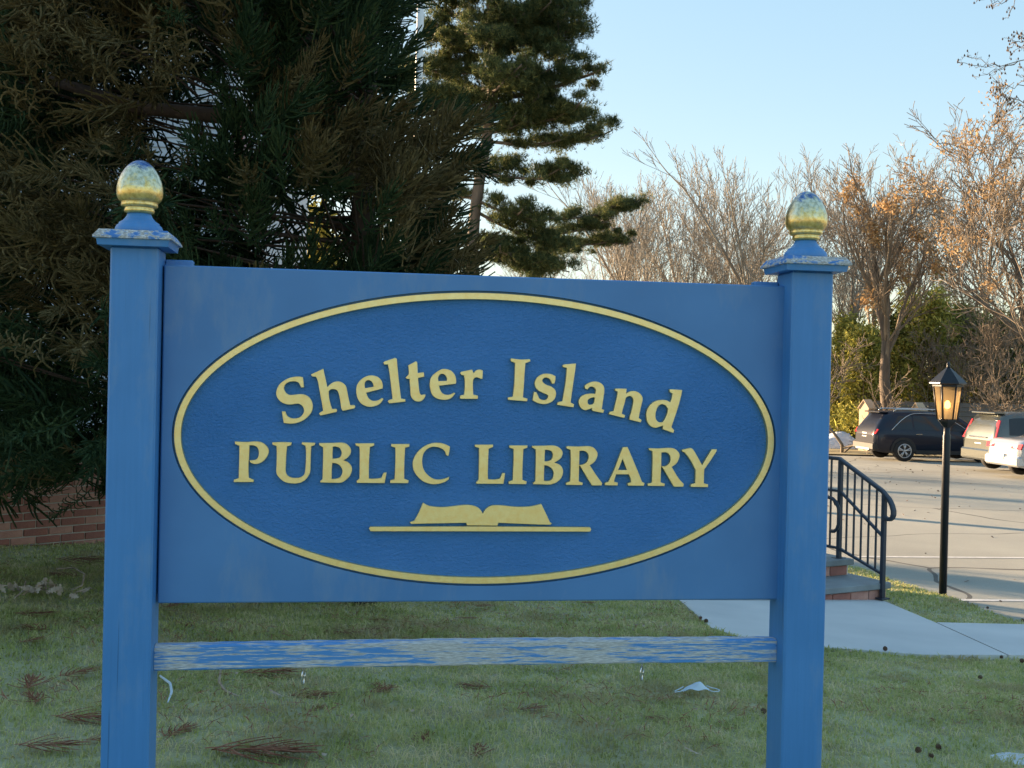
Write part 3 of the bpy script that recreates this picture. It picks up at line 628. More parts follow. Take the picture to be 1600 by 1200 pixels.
# ------------------------------------------------------------------ cars
def car(name, label, origin, yaw, st, paintm, feats):
    """st: stations (x from rear, z_bottom, z_belt, z_roof, half width belt, half width roof)"""
    t = thing(name, label, 'car', origin, yaw)
    L = len(st); rows = []
    for (x, zb_, zl, zr, w_, wr) in st:
        half = [(w_ * .86, zb_), (w_ * .97, zb_ + .10), (w_, zb_ + (zl - zb_) * .45), (w_ * .995, zb_ + (zl - zb_) * .8), (w_ * .955, zl), (wr + (w_ - wr) * .12, zl + (zr - zl) * .85), (wr * .86, zl + (zr - zl) * .97), (wr * .45, zr), (0, zr + .004)]
        rows.append([(x, -a, z) for a, z in half] + [(x, a, z) for a, z in half[::-1][1:]])
    b = MB(); b.grid(rows, True, False); b.add(rows[0], [tuple(range(len(rows[0])))[::-1]]); b.add(rows[-1], [tuple(range(len(rows[0])))])
    body = link('body', b, paintm, t)
    def side(x): # interpolate station
        for i in range(L - 1):
            if st[i][0] <= x <= st[i + 1][0]:
                k = (x - st[i][0]) / (st[i + 1][0] - st[i][0]); return [st[i][j] + k * (st[i + 1][j] - st[i][j]) for j in range(6)]
        return list(st[-1] if x > st[-1][0] else st[0])
    def sp(x, f, s, out=.006):            # point on side glass, f 0..1 belt to roof
        _, zb_, zl, zr, w_, wr = side(x); f_ = f * .82
        y = w_ * .955 + (wr + (w_ - wr) * .12 - w_ * .955) * (f_ / .85); return (x, s * (y + out), zl + (zr - zl) * f_)
    for s in (-1, 1):
        for (xs) in feats['side_windows']:
            nseg = 6; lo = [sp(xs[0] + (xs[1] - xs[0]) * i / nseg, .05, s) for i in range(nseg + 1)]
            hi = [sp(xs[2] + (xs[3] - xs[2]) * i / nseg, .93, s) for i in range(nseg + 1)]
            b = MB(); b.grid([lo, hi], True, s > 0); link('side_window', b, M['glass'], t)
        if feats.get('trim'):
            x0, x1 = feats['trim']; n = 16
            up_ = [sp(x0 + (x1 - x0) * i / n, min(1.08, 1.08 * math.sin(PI * min(1, (i / n) * 3.2) / 2)) * (1 if i / n < .62 else max(0.02, 1 - (i / n - .62) / .38)), s, .010) for i in range(n + 1)]
            link('window_trim', MB().tube(up_, .012, 5), M['chrome'], t)
        for xw in feats['wheels']:
            r = feats.get('r', .34); yy = s * (side(xw)[4] - .015)
            wl = thing_part('wheel', t, (xw, yy, r))
            prof_ = [(r * .62, -.11), (r * .93, -.11), (r, -.08), (r, .08), (r * .93, .105), (r * .66, .11)]
            b = MB(); rowsw = []
            for (rr, w__) in prof_: rowsw.append([(rr * math.cos(a), w__ * s, rr * math.sin(a)) for a in np.linspace(0, 2 * PI, 29)])
            b.grid(rowsw, True, s < 0); b.add([(0, .03 * s, 0)] + rowsw[-1], []); link('tyre', b, M['tyre'], wl)
            b = MB(); disc = [(r * .66 * math.cos(a), .085 * s, r * .66 * math.sin(a)) for a in np.linspace(0, 2 * PI, 25)[:-1]]; b.add(disc, [tuple(range(24))]); link('brake_disc', b, M['plastic'], wl)
            b = MB()
            ringp = [(r * .64 * math.cos(a), .108 * s, r * .64 * math.sin(a)) for a in np.linspace(0, 2 * PI, 25)]; b.tube(ringp, .016, 6, False)
            for k in range(5):
                a = 2 * PI * k / 5 + .3
                for da in (-.16, .16):
                    b.tube([(.03 * math.cos(a), .105 * s, .03 * math.sin(a)), (r * .63 * math.cos(a + da), .105 * s, r * .63 * math.sin(a + da))], .020, 5)
            b.tube([(0, .08 * s, 0), (0, .12 * s, 0)], .055, 10); link('rim', b, M['alloy'], wl)
            b = MB(); arc = np.linspace(-.12, PI + .12, 17); R0, R1 = r * 1.02, r * 1.26
            y0 = s * (side(xw)[4] + .004)
            g = [[(xw + rr * math.cos(a), y0 + dy * s, r + rr * math.sin(a)) for a in arc] for rr, dy in ((R0 * .2, 0), (R0, .0), (R0, .018), (R1, .018), (R1, -.02))]
            b.grid(g, False, s < 0); link('wheel_arch', b, feats.get('clad', M['plastic']), t)
        # sills
        x0, x1 = feats['wheels'][0] + .42, feats['wheels'][1] - .42; w_ = side((x0 + x1) / 2)[4]
        link('sill', MB().box(x0, x1, min(s * (w_ - .06), s * (w_ + .006)), max(s * (w_ - .06), s * (w_ + .006)), side(2)[1] - .01, side(2)[1] + .13, .01), feats.get('clad', M['plastic']), t)
        for xd in feats.get('handles', ()):
            zz = side(xd)[2] - .13; w_ = side(xd)[4]; link('door_handle', MB().box(xd, xd + .2, s * (w_ + .012) - .012, s * (w_ + .012) + .012, zz, zz + .028, .005), M['chrome'], t)
        xm = feats['mirror']; w_ = side(xm)[4]; zz = side(xm)[2]
        link('mirror', MB().box(xm - .08, xm + .10, s * (w_ + .12) - .10, s * (w_ + .12) + .09, zz + .02, zz + .17, .03), feats.get('mirror_m', paintm), t)
        for xd in feats.get('seams', ()):
            pts = []
            for i in range(6):
                f_ = i / 5; zz = side(xd)[1] + .14 + (side(xd)[2] - side(xd)[1] - .16) * f_; w_ = side(xd)[4]; pts.append((xd, s * (w_ * (.992 if f_ < .8 else .965) + .002), zz))
            link('door_seam', MB().tube(pts, .005, 4), M['plastic'], t)
    # rear: a face strip between stations 0..k
    def rearpt(f, z0_, z1_, x0_, x1_, wd, out): return None
    for (nm, poly, m_) in feats['rear']:
        b = MB(); n = len(poly)
        front = [(x - .012, y, z) for x, y, z in poly]; back = [(x + .02, y, z) for x, y, z in poly]
        b.add(front + back, [tuple(range(n)), tuple(range(2 * n - 1, n - 1, -1))] + [(i, (i + 1) % n, (i + 1) % n + n, i + n) for i in range(n)])
        link(nm, b, m_, t)
    for nm, args, m_ in feats.get('boxes', ()): link(nm, MB().box(*args, .05 if 'bumper' in nm else .012), m_, t)
    for nm, pts, r_, m_ in feats.get('tubes', ()): link(nm, MB().tube(pts, r_, 6), m_, t)
    return t
def thing_part(name, parent, loc):
    o = bpy.data.objects.new(name, None); COL.objects.link(o); o.parent = parent; o.location = [float(a) for a in loc]; o.empty_display_size = .1; return o
def carpaint(name, c, metal=.3):
    return plain(name, c, .25, metal, c, 1, coat=1.0)
navy = plain('navy_car_paint', (.006, .010, .024), .3, 0, (.006, .010, .024), 1, coat=.35, spec=.3); greyp = carpaint('grey_car_paint', (.10, .11, .10), .5); silv = carpaint('silver_car_paint', (.55, .56, .58), .5)
def rearfeats(xr0, zl, zr, w_, slope, plate_z, win, lamp_z, lampw=.3, wagon=True):
    return []
YAW = math.radians(6)
def place(pxw, pyw, xw, half):     # origin so that near-side rear wheel (x=xw, y=-half) stands at the pixel
    p = gk(pxw, pyw); c, s = math.cos(YAW), math.sin(YAW)
    return np.array([p[0] - (xw * c + half * s), p[1] - (xw * s - half * c), p[2]])
st1 = [(.0, .42, .80, .86, .72, .70), (.06, .34, .98, 1.04, .86, .74), (.16, .30, 1.02, 1.20, .90, .70), (.42, .27, 1.04, 1.58, .915, .66), (.75, .26, 1.04, 1.655, .92, .66), (1.6, .25, 1.02, 1.68, .925, .665), (2.5, .25, 1.01, 1.66, .925, .66), (3.0, .25, 1.0, 1.58, .92, .64), (3.55, .25, 1.0, 1.16, .92, .72), (3.75, .25, .98, 1.03, .915, .76), (4.4, .28, .88, .93, .89, .74), (4.75, .32, .74, .80, .80, .66), (4.86, .38, .60, .64, .66, .6)]
o1 = place(1411, 721, .98, .91)
def q4(x0, x1, y0, y1, z0, z1): return [(x0, y0, z0), (x0, y1, z0), (x1, y1, z1), (x1, y0, z1)]
silverp = plain('silver_trim', (.5, .5, .5), .35, .6)
car('parked_estate_car', 'dark navy estate car with silver roof rails, furthest back in the car park', o1, YAW, st1, navy, dict(
    side_windows=[(.62, 1.32, .85, 1.32), (1.37, 2.32, 1.37, 2.32), (2.37, 3.42, 2.37, 2.95)], wheels=(.98, 3.74), r=.355, trim=(.58, 3.5), handles=(1.42, 2.42), mirror=3.2, seams=(1.34, 2.34, 3.4), mirror_m=M['chrome'],
    rear=[('rear_window', [(.135, -.62, 1.10), (.135, .62, 1.10), (.39, .55, 1.50), (.39, -.55, 1.50)], M['glass']), ('number_plate', q4(.01, .02, -.17, .17, .78, .92), M['plate']),
          ('tail_light', [(.03, -.86, .90), (.03, -.56, .92), (.10, -.56, 1.06), (.12, -.88, 1.06)], M['redlight']), ('tail_light', [(.03, .56, .92), (.03, .86, .90), (.12, .88, 1.06), (.10, .56, 1.06)], M['redlight']),
          ('reflector', q4(-.02, -.02, -.80, -.66, .44, .50), M['redlight']), ('reflector', q4(-.02, -.02, .66, .80, .44, .50), M['redlight'])],
    boxes=[('rear_bumper', (-.05, .20, -.86, .86, .34, .62), M['plastic']), ('spoiler', (.25, .58, -.60, .60, 1.60, 1.645), navy), ('skid_trim', (-.062, .0, -.55, .55, .34, .42), silverp)],
    tubes=[('roof_rail', [(.75, -.60, 1.66), (.85, -.60, 1.73), (2.5, -.61, 1.74), (2.7, -.61, 1.67)], .022, M['chrome']), ('roof_rail', [(.75, .60, 1.66), (.85, .60, 1.73), (2.5, .61, 1.74), (2.7, .61, 1.67)], .022, M['chrome'])]))
st2 = [(.0, .40, .86, .92, .78, .76), (.05, .33, 1.02, 1.10, .93, .80), (.12, .30, 1.05, 1.30, .96, .78), (.30, .28, 1.06, 1.66, .975, .74), (.7, .27, 1.06, 1.74, .98, .73), (2.0, .26, 1.05, 1.76, .98, .73), (3.2, .26, 1.02, 1.66, .98, .70), (4.0, .27, .98, 1.12, .96, .76), (4.7, .30, .86, .92, .90, .74), (5.0, .36, .70, .74, .76, .66)]
o2 = place(1606, 741, 1.0, .97)
car('parked_minivan', 'grey minivan parked between the navy estate car and the silver saloon', o2, YAW, st2, greyp, dict(
    side_windows=[(.45, 1.5, .5, 1.5), (1.56, 2.7, 1.56, 2.7), (2.76, 3.8, 2.76, 3.2)], wheels=(1.0, 4.0), r=.345, mirror=3.5, seams=(1.53, 2.73, 3.9), handles=(2.4,), clad=greyp,
    rear=[('rear_window', [(.085, -.70, 1.12), (.085, .70, 1.12), (.27, .62, 1.58), (.27, -.62, 1.58)], M['glass']), ('number_plate', q4(.01, .02, -.17, .17, .80, .94), M['plate']),
          ('tail_light', [(.03, -.94, .95), (.03, -.74, .95), (.22, -.70, 1.50), (.24, -.80, 1.50)], M['redlight']), ('tail_light', [(.03, .74, .95), (.03, .94, .95), (.24, .80, 1.50), (.22, .70, 1.50)], M['redlight'])],
    boxes=[('rear_bumper', (-.06, .18, -.90, .90, .34, .66), greyp), ('spoiler', (.14, .46, -.66, .66, 1.68, 1.725), greyp), ('chrome_strip', (-.012, .01, -.5, .5, .98, 1.02), M['chrome'])]))
st3 = [(.0, .42, .78, .82, .70, .66), (.06, .32, .94, 1.00, .86, .70), (.25, .28, .97, 1.04, .90, .72), (.75, .26, .97, 1.06, .91, .70), (1.0, .25, .96, 1.14, .91, .66), (1.6, .25, .95, 1.42, .915, .60), (2.2, .24, .94, 1.46, .915, .60), (2.9, .24, .94, 1.38, .915, .58), (3.7, .25, .93, 1.00, .90, .70), (4.4, .28, .80, .85, .86, .68), (4.8, .36, .60, .64, .70, .58)]
o3 = place(1652, 751, 1.02, .90)
car('parked_saloon_car', 'silver saloon car with red tail lamps at the right edge of the car park', o3, YAW, st3, silv, dict(
    side_windows=[(1.25, 2.2, 1.55, 2.2), (2.26, 3.5, 2.26, 3.0)], wheels=(1.02, 3.8), r=.33, mirror=3.2, seams=(2.23, 3.4), handles=(1.4, 2.4), trim=None, clad=silv,
    rear=[('rear_window', [(.86, -.62, 1.09), (.86, .62, 1.09), (1.52, .52, 1.42), (1.52, -.52, 1.42)], M['glass']), ('number_plate', q4(-.065, -.06, -.17, .17, .50, .64), M['plate']),
          ('tail_light', [(.01, -.87, .78), (.0, -.42, .80), (.04, -.42, .90), (.06, -.90, .93)], M['redlight']), ('tail_light', [(.0, .42, .80), (.01, .87, .78), (.06, .90, .93), (.04, .42, .90)], M['redlight'])],
    boxes=[('rear_bumper', (-.06, .20, -.85, .85, .32, .60), silv)]))
# ------------------------------------------------------------------ fence at the back of the car park
fa = at(1330, 700, 46.0); fz = float(lot_z(fa[0], 46.0)); fzt = float(at(1345, 627, 46.0)[2])
fence = thing('board_fence', 'long weathered grey fence of horizontal boards behind the parked cars', 'fence', (fa[0], 46.0, fz), 0)
FH = fzt - fz; nb = 11; bhh = FH / nb
bm_ = MB().box(0, 2.46, 0, .022, .01, bhh - .012, .003).mesh('board'); bm_.materials.append(M['fence'])
for k in range(12):
    for j in range(nb):
        link('board', bm_, None, fence, loc=(.6 + k * 2.5, random.uniform(-.006, .006), .03 + j * bhh))
    link('fence_post', MB().box(.55 + k * 2.5, .65 + k * 2.5, .03, .13, -.2, FH), M['fence'], fence)
def gatepost(px, pxw, ptop, depth, label):
    c = at(px, ptop, depth); zg = float(lot_z(c[0], depth)); h = float(c[2] - zg); hw = pxw / 2 / F * depth
    o = MB(); vs = [(-hw, 0, 0), (hw, 0, 0), (hw, 0, h - hw * 1.1), (0, 0, h), (-hw, 0, h - hw * 1.1)]
    vs2 = [(x, .35, z) for x, y, z in vs]
    o.add(vs + vs2, [(0, 1, 2, 3, 4), (9, 8, 7, 6, 5)] + [(i, i + 5, (i + 1) % 5 + 5, (i + 1) % 5) for i in range(5)])
    t = thing('fence_pier', label, 'fence pier', (c[0], depth, zg), -1.05, 'pale pointed wooden piers in the fence')
    link('pier_panel', o, M['cedar'], t)
    b = MB().box(-hw - .04, 0.01, -.04, .39, -.02, .02); 
    for s in (-1, 1):
        A = Vector((s * (hw + .05), 0, h - hw * 1.1 - .05)); B = Vector((0, 0, h + .03))
        link('pier_cap', MB().add([(A.x, -.04, A.z), (B.x, -.04, B.z), (B.x, .39, B.z), (A.x, .39, A.z), (A.x, -.04, A.z - .04), (B.x, -.04, B.z - .04), (B.x, .39, B.z - .04), (A.x, .39, A.z - .04)], [(0, 1, 2, 3), (4, 7, 6, 5), (0, 4, 5, 1), (3, 2, 6, 7), (0, 3, 7, 4)]), M['cedar'], t)
gatepost(1350, 19, 625, 45.0, 'tall pale pointed wooden pier at the left end of the grey fence')
gatepost(1431, 19, 630, 45.0, 'pale pointed wooden pier showing above the roof of the navy estate car')
# snow heap
def blob(name, c, rx, ry, rz, m, label, cat, seed=0, n=26):
    r_ = random.Random(seed); b = MB(); rows = []
    for i in range(n + 1):
        row = []
        for j in range(n + 1):
            x, y = 2 * i / n - 1, 2 * j / n - 1
            h = max(0, 1 - (x * x + y * y)) ** .6
            h *= .75 + .25 * math.sin(5 * x + seed) * math.cos(4 * y + 1.3 * seed) + r_.uniform(-.10, .10)
            row.append((rx * x, ry * y, rz * h - .02))
        rows.append(row)
    b.grid(rows); o = link(name, b, m, None, loc=c); return tag(o, label, cat)
ps = gk(1300, 702)
blob('snow_heap', (ps[0] + .05, ps[1] + .6, lot_z(ps[0], ps[1]) + .03), 1.6, 1.0, .75, M['snow'], 'dirty snow heap left of the navy estate car at the edge of the car park', 'snow', 3)
pi = gl(1592, 1186)
blob('ice_patch', (pi[0], pi[1], pi[2] + .012), .16, .10, .022, M['snow'], 'thin melting patch of snow on the grass at the lower right', 'snow', 5, 18)
# ------------------------------------------------------------------ library wing behind the evergreen
bc = at(378, 600, 13.0); BX = float(bc[0]); BZ = lawn_z(BX, 13) - .05
bld = thing('library_building', 'white clapboard building glimpsed through the dark evergreen branches', 'building', (BX, 13.0, BZ), 0)
BL, BD, BH = 18.0, 3.9, 5.6
link('wall', MB().box(-BL, 0, .02, BD, 0, BH), M['siding'], bld)
sm = MB()
for k in range(int(BH / .11)):
    z = .45 + k * .11
    if z + .11 > BH: break
    sm.add([(-BL, .0, z + .115), (-.10, .0, z + .115), (-.10, -.022, z), (-BL, -.022, z), (-.10, .015, z), (-BL, .015, z)], [(3, 2, 1, 0), (2, 3, 5, 4)])
o = link('clapboards', sm, M['siding'], bld, 'stuff')
link('corner_board', MB().box(-.10, .02, -.03, .10, 0, BH), M['white'], bld)
link('roof', MB().add([(-BL - .3, -.4, BH), (.35, -.4, BH), (.35, BD / 2, BH + 1.6), (-BL - .3, BD / 2, BH + 1.6), (.35, BD + .4, BH), (-BL - .3, BD + .4, BH)], [(0, 1, 2, 3), (3, 2, 4, 5), (1, 4, 2), (0, 3, 5), (0, 5, 4, 1)]), M['roof'], bld)
# furled flag by the corner
ft = at(374, 168, 12.4)
fb = MB(); rows = []
for i in range(15):
    t = i / 14; row = []
    for j in range(25):
        s = j / 24; wdt = .05 + .085 * t ** .7
        row.append((wdt * (s * 2 - 1), .035 * math.sin(s * 15 + t * 2) * (.4 + t), -1.05 * t - .10 * (abs(s - .4) * t)))
    rows.append(row)
fb.grid(rows)
def flagm():
    m, nt, b = newmat('flag_cloth'); b.inputs['Roughness'].default_value = .8
    t = nt.nodes.new('ShaderNodeTexCoord'); sp_ = nt.nodes.new('ShaderNodeSeparateXYZ'); nt.links.new(t.outputs['Object'], sp_.inputs[0])
    s = math_(nt, 'SINE', math_(nt, 'MULTIPLY', sp_.outputs[0], 55.0))
    nt.links.new(ramp(nt, s, [(.45, (.70, .48, .46)), (.55, (.45, .08, .08))]), b.inputs['Base Color']); return m
flag = thing('hanging_flag', 'limp red and pale pink flag hanging in the gap of the evergreen', 'flag', ft)
link('cloth', fb, flagm(), flag); link('staff', MB().tube([(-.02, .6, .02), (.0, -.05, .03)], .012, 6), M['white'], flag)
# flagpole
fp = at(655, 100, 16.0); fpg = lawn_z(fp[0], 16)
pole = thing('flagpole', 'tall white flagpole rising between the dark evergreen and the pine', 'flagpole', (fp[0], 16.0, fpg))
link('shaft', MB().lathe([(.075, 0), (.062, 3.0), (.055, 6.0), (.04, 9.0)], 16), M['white'], pole)
link('truck_ball', MB().lathe([(.01, 0), (.06, .03), (.08, .08), (.06, .13), (.01, .16)], 12, (0, 0, 9.0)), M['gold'], pole)
# ------------------------------------------------------------------ foliage builders
def frames(n, r=rng):
    """random rotation matrices n,3,3"""
    q = r.normal(size=(n, 4)); q /= np.linalg.norm(q, axis=1, keepdims=True); w_, x, y, z = q.T
    return np.stack([1 - 2 * (y * y + z * z), 2 * (x * y - z * w_), 2 * (x * z + y * w_), 2 * (x * y + z * w_), 1 - 2 * (x * x + z * z), 2 * (y * z - x * w_), 2 * (x * z - y * w_), 2 * (y * z + x * w_), 1 - 2 * (x * x + y * y)], 1).reshape(-1, 3, 3)
def zto(dirs, spin):
    d = dirs / np.linalg.norm(dirs, axis=1, keepdims=True); a = np.where(np.abs(d[:, 2:3]) < .9, np.array([[0, 0, 1.0]]), np.array([[1.0, 0, 0]]))
    u = np.cross(a, d); u /= np.linalg.norm(u, axis=1, keepdims=True); v = np.cross(d, u)
    c, s = np.cos(spin)[:, None], np.sin(spin)[:, None]
    return np.stack([u * c + v * s, -u * s + v * c, d], 2)
def place_tris(T, pos, R, sc):
    """T (k,3,3) template triangles -> all"""
    out = np.einsum('nij,ktj->nkti', R, T) * sc[:, None, None, None] + pos[:, None, None, :]
    return out.reshape(-1, 3, 3)
def tris_mesh(name, T): n = len(T); return mesh_np(name, T.reshape(-1, 3), np.arange(n * 3).reshape(-1, 3))
def plume(seed, ncord=30, L=.32, droop=0.0, need=.013):
    r = np.random.default_rng(seed); tris = []
    def core(P, r0, r1):
        n = len(P)
        for i in range(n - 1):
            a, b_ = P[i], P[i + 1]; d = b_ - a; d /= np.linalg.norm(d) + 1e-9
            u = np.cross(d, [0.3, .9, .1]); u /= np.linalg.norm(u); v = np.cross(d, u)
            ra = r0 + (r1 - r0) * i / (n - 1); rb_ = r0 + (r1 - r0) * (i + 1) / (n - 1)
            A = [a + (u * math.cos(k * 2.094) + v * math.sin(k * 2.094)) * ra for k in range(3)]; B = [b_ + (u * math.cos(k * 2.094) + v * math.sin(k * 2.094)) * rb_ for k in range(3)]
            for k in range(3):
                m = (k + 1) % 3; tris.append([A[k], A[m], B[m]]); tris.append([A[k], B[m], B[k]])
    ax = np.array([[.02 * math.sin(3 * t), .02 * math.cos(2 * t), L * t] for t in np.linspace(0, 1, 4)]); core(ax, .005, .003)
    for i in range(ncord):
        t = .08 + .92 * (i / ncord) ** .9; o = np.array([0, 0, L * t]); az = i * 2.4 + r.uniform(-.4, .4)
        ln = (.17 - .09 * t) * r.uniform(.8, 1.25); ang0 = 1.05 - .55 * t; P = [o]; a = ang0
        for k in range(3):
            st = ln / 3; d = np.array([math.sin(a) * math.cos(az), math.sin(a) * math.sin(az), math.cos(a)]); P.append(P[-1] + d * st); a -= .22 + r.uniform(-.1, .1); az += r.uniform(-.12, .12)
        P = np.array(P); P[:, 2] -= droop * (np.linalg.norm(P - o, axis=1) ** 2) * 6
        core(P, .0056, .0030)
        for k in range(7):
            f_ = (k + .5) / 7 * 3; j = min(2, int(f_)); p = P[j] + (P[j + 1] - P[j]) * (f_ - j); d = P[j + 1] - P[j]; d /= np.linalg.norm(d)
            u = np.cross(d, [.2, .5, .8]); u /= np.linalg.norm(u); v = np.cross(d, u)
            for q in range(2):
                an = q * 3.14 + k * .9 + r.uniform(-.3, .3); w_ = u * math.cos(an) + v * math.sin(an); tip = p + (d * .82 + w_ * .57) * need * r.uniform(.8, 1.3); sd = np.cross(w_, d) * .0026
                tris.append([p - sd, p + sd, tip])
    return np.array(tris)
PL = [plume(s) for s in range(4)] + [plume(10 + s, droop=1.0) for s in range(2)]
PLB = [plume(40 + s, ncord=15, L=.34) for s in range(2)]
# cryptomeria
CC = np.array([-2.0, 7.7]); CR = np.array([2.05, 1.75])
def in_hole(px, py):
    a = ((px - 305) / 66) ** 2 + ((py - 200) / 74) ** 2 < 1
    b_ = ((px - 484) / 78) ** 2 + ((py - 385) / 62) ** 2 < 1
    c = ((px - 8) / 16) ** 2 + ((py - 470) / 34) ** 2 < 1
    d_ = ((px - 662) / 82) ** 2 + ((py - 20) / 200) ** 2 < 1
    e_ = ((px - 60) / 26) ** 2 + ((py - 590) / 12) ** 2 < 1
    f_ = ((px - 10) / 22) ** 2 + ((py - 295) / 30) ** 2 < 1
    return a | b_ | c | d_ | e_ | f_, b_ | d_
def right_lim(py): return np.interp(py, [-400, 0, 60, 110, 150, 250, 300, 360, 400, 470, 900], [600, 612, 616, 655, 728, 740, 715, 685, 725, 735, 500])
def crown_pts(n, seed):
    r = np.random.default_rng(seed); out = []
    while len(out) < n:
        a = r.uniform(0, 2 * PI); rr = math.sqrt(r.uniform(.12, 1)); z = r.uniform(.25, 4.6)
        k = 1.0 - .10 * max(0, z - 1.5)
        p = np.array([CC[0] + CR[0] * rr * k * math.cos(a), CC[1] + CR[1] * rr * k * math.sin(a), z])
        if p[1] > CC[1] + .3 and r.random() < .35: continue
        px, py = topix(p)
        if py > 740 and px > 240: continue
        if px > right_lim(py) - 22: continue
        if py > np.interp(px, [-200, 0, 100, 165, 240], [800, 762, 750, 778, 765]): continue
        hole, clear = in_hole(px, py)
        if clear: continue
        if hole and r.random() < .80: continue
        out.append(p)
    return np.array(out)
NP_ = 2000
pts = crown_pts(NP_, 3); rr_ = np.random.default_rng(5)
bpts = []; rb_r = np.random.default_rng(77)
while len(bpts) < 900:
    p = np.array([rb_r.uniform(-4.3, -.35), rb_r.uniform(8.1, 9.3), rb_r.uniform(.5, 4.6)]); px, py = topix(p)
    if px > right_lim(py) - 60 or py > 745: continue
    if ((px - 300) / 95) ** 2 + ((py - 195) / 110) ** 2 < 1 or ((px - 484) / 105) ** 2 + ((py - 375) / 85) ** 2 < 1 or ((px - 655) / 120) ** 2 + ((py - 40) / 230) ** 2 < 1: continue
    bpts.append(p)
bpts = np.array(bpts)
outw = np.concatenate([(pts[:, :2] - CC) / CR, np.zeros((NP_, 1))], 1); outw /= np.linalg.norm(outw, axis=1, keepdims=True) + 1e-6
pxs, pys = topix(pts)
dirs = outw * .75 + rr_.normal(size=(NP_, 3)) * .30; dirs[:, 2] += np.where(pxs > 330, .62, .05) + rr_.uniform(-.25, .3, NP_)
R = zto(dirs, rr_.uniform(0, 6.28, NP_)); scl = rr_.uniform(.85, 1.5, NP_)
kind = rr_.integers(0, 4, NP_); kind = np.where((pxs < 300) & (rr_.random(NP_) < .5), 4 + rr_.integers(0, 2, NP_), kind)
front = pts[:, 1] < CC[1] - .25; lf_ = np.sin(pts[:, 0] * 3.1 + 1.7 * pts[:, 2]) * np.cos(pts[:, 2] * 2.3 - pts[:, 0]) + np.where((pxs < 240) & (pys < 430), .45, -.15) - np.where(pys > 560, .35, 0) + rr_.normal(size=NP_) * .35; bronze = (lf_ > np.where(front, .0, .9)) & ~((pxs > 380) & (pxs < 640) & (pys < 120) & (rr_.random(NP_) < .6))
crypt = thing('cryptomeria_tree', 'large dark evergreen with drooping bronze-green sprays filling the upper left', 'tree', (-1.02, 7.9, lawn_z(-1.02, 7.9)))
off = np.array([-1.02, 7.9, lawn_z(-1.02, 7.9)])
for nm, sel, mm in (('bronze_foliage', bronze, M['crypt_b']), ('green_foliage', ~bronze, M['crypt_g'])):
    Ts = []
    if nm == 'green_foliage':
        for k in range(2):
            q = bpts[k::2]; Ts.append(place_tris(PLB[k], q - off, frames(len(q), rb_r), rb_r.uniform(1.3, 2.1, len(q))))
    for k in range(6):
        s = sel & (kind == k)
        if s.any(): Ts.append(place_tris(PL[k], pts[s] - off, R[s], scl[s]))
    link(nm, tris_mesh(nm, np.concatenate(Ts)), mm, crypt)
b = MB(); tb = Vector((0, 0, -.1)); b.tube([(0, 0, -.2), (.03, .02, 1.2), (-.03, 0, 2.6), (0, .02, 4.8)], [.12, .10, .08, .04], 12); link('trunk', b, M['redbark'], crypt)
lb = MB(); r2 = random.Random(4)
for i in range(0, NP_, 14):
    if pts[i][2] < 1.1: continue
    p = pts[i] - off; zr = max(.2, p[2] - r2.uniform(.1, .7)); s = Vector((0, 0, zr)); m_ = Vector(p) * .55 + Vector((0, 0, zr)) * .45 + Vector((0, 0, -.08)); lb.tube([s, m_, Vector(p)], [.012, .008, .004], 5, False)
ba, bb = at(215, 168, 7.2) - off, at(392, 186, 7.1) - off
lb.tube([bb + np.array([.6, .5, -.25]), bb, ba, ba + np.array([-.5, -.2, .12])], [.06, .05, .042, .03], 10)
for (a, c) in (((215, 60, 7.0), (330, 20, 7.3)), ((210, 75, 7.0), (310, 150, 6.9)), ((335, 340, 6.9), (420, 400, 7.0)), ((395, 300, 7.0), (470, 390, 7.1)), ((0, 210, 6.9), (60, 250, 7.1))):
    lb.tube([at(*a) - off, (at(*a) + at(*c)) / 2 - off + np.array([0, 0, .02]), at(*c) - off], [.010, .008, .006], 5)
link('limbs', lb, M['redbark'], crypt)
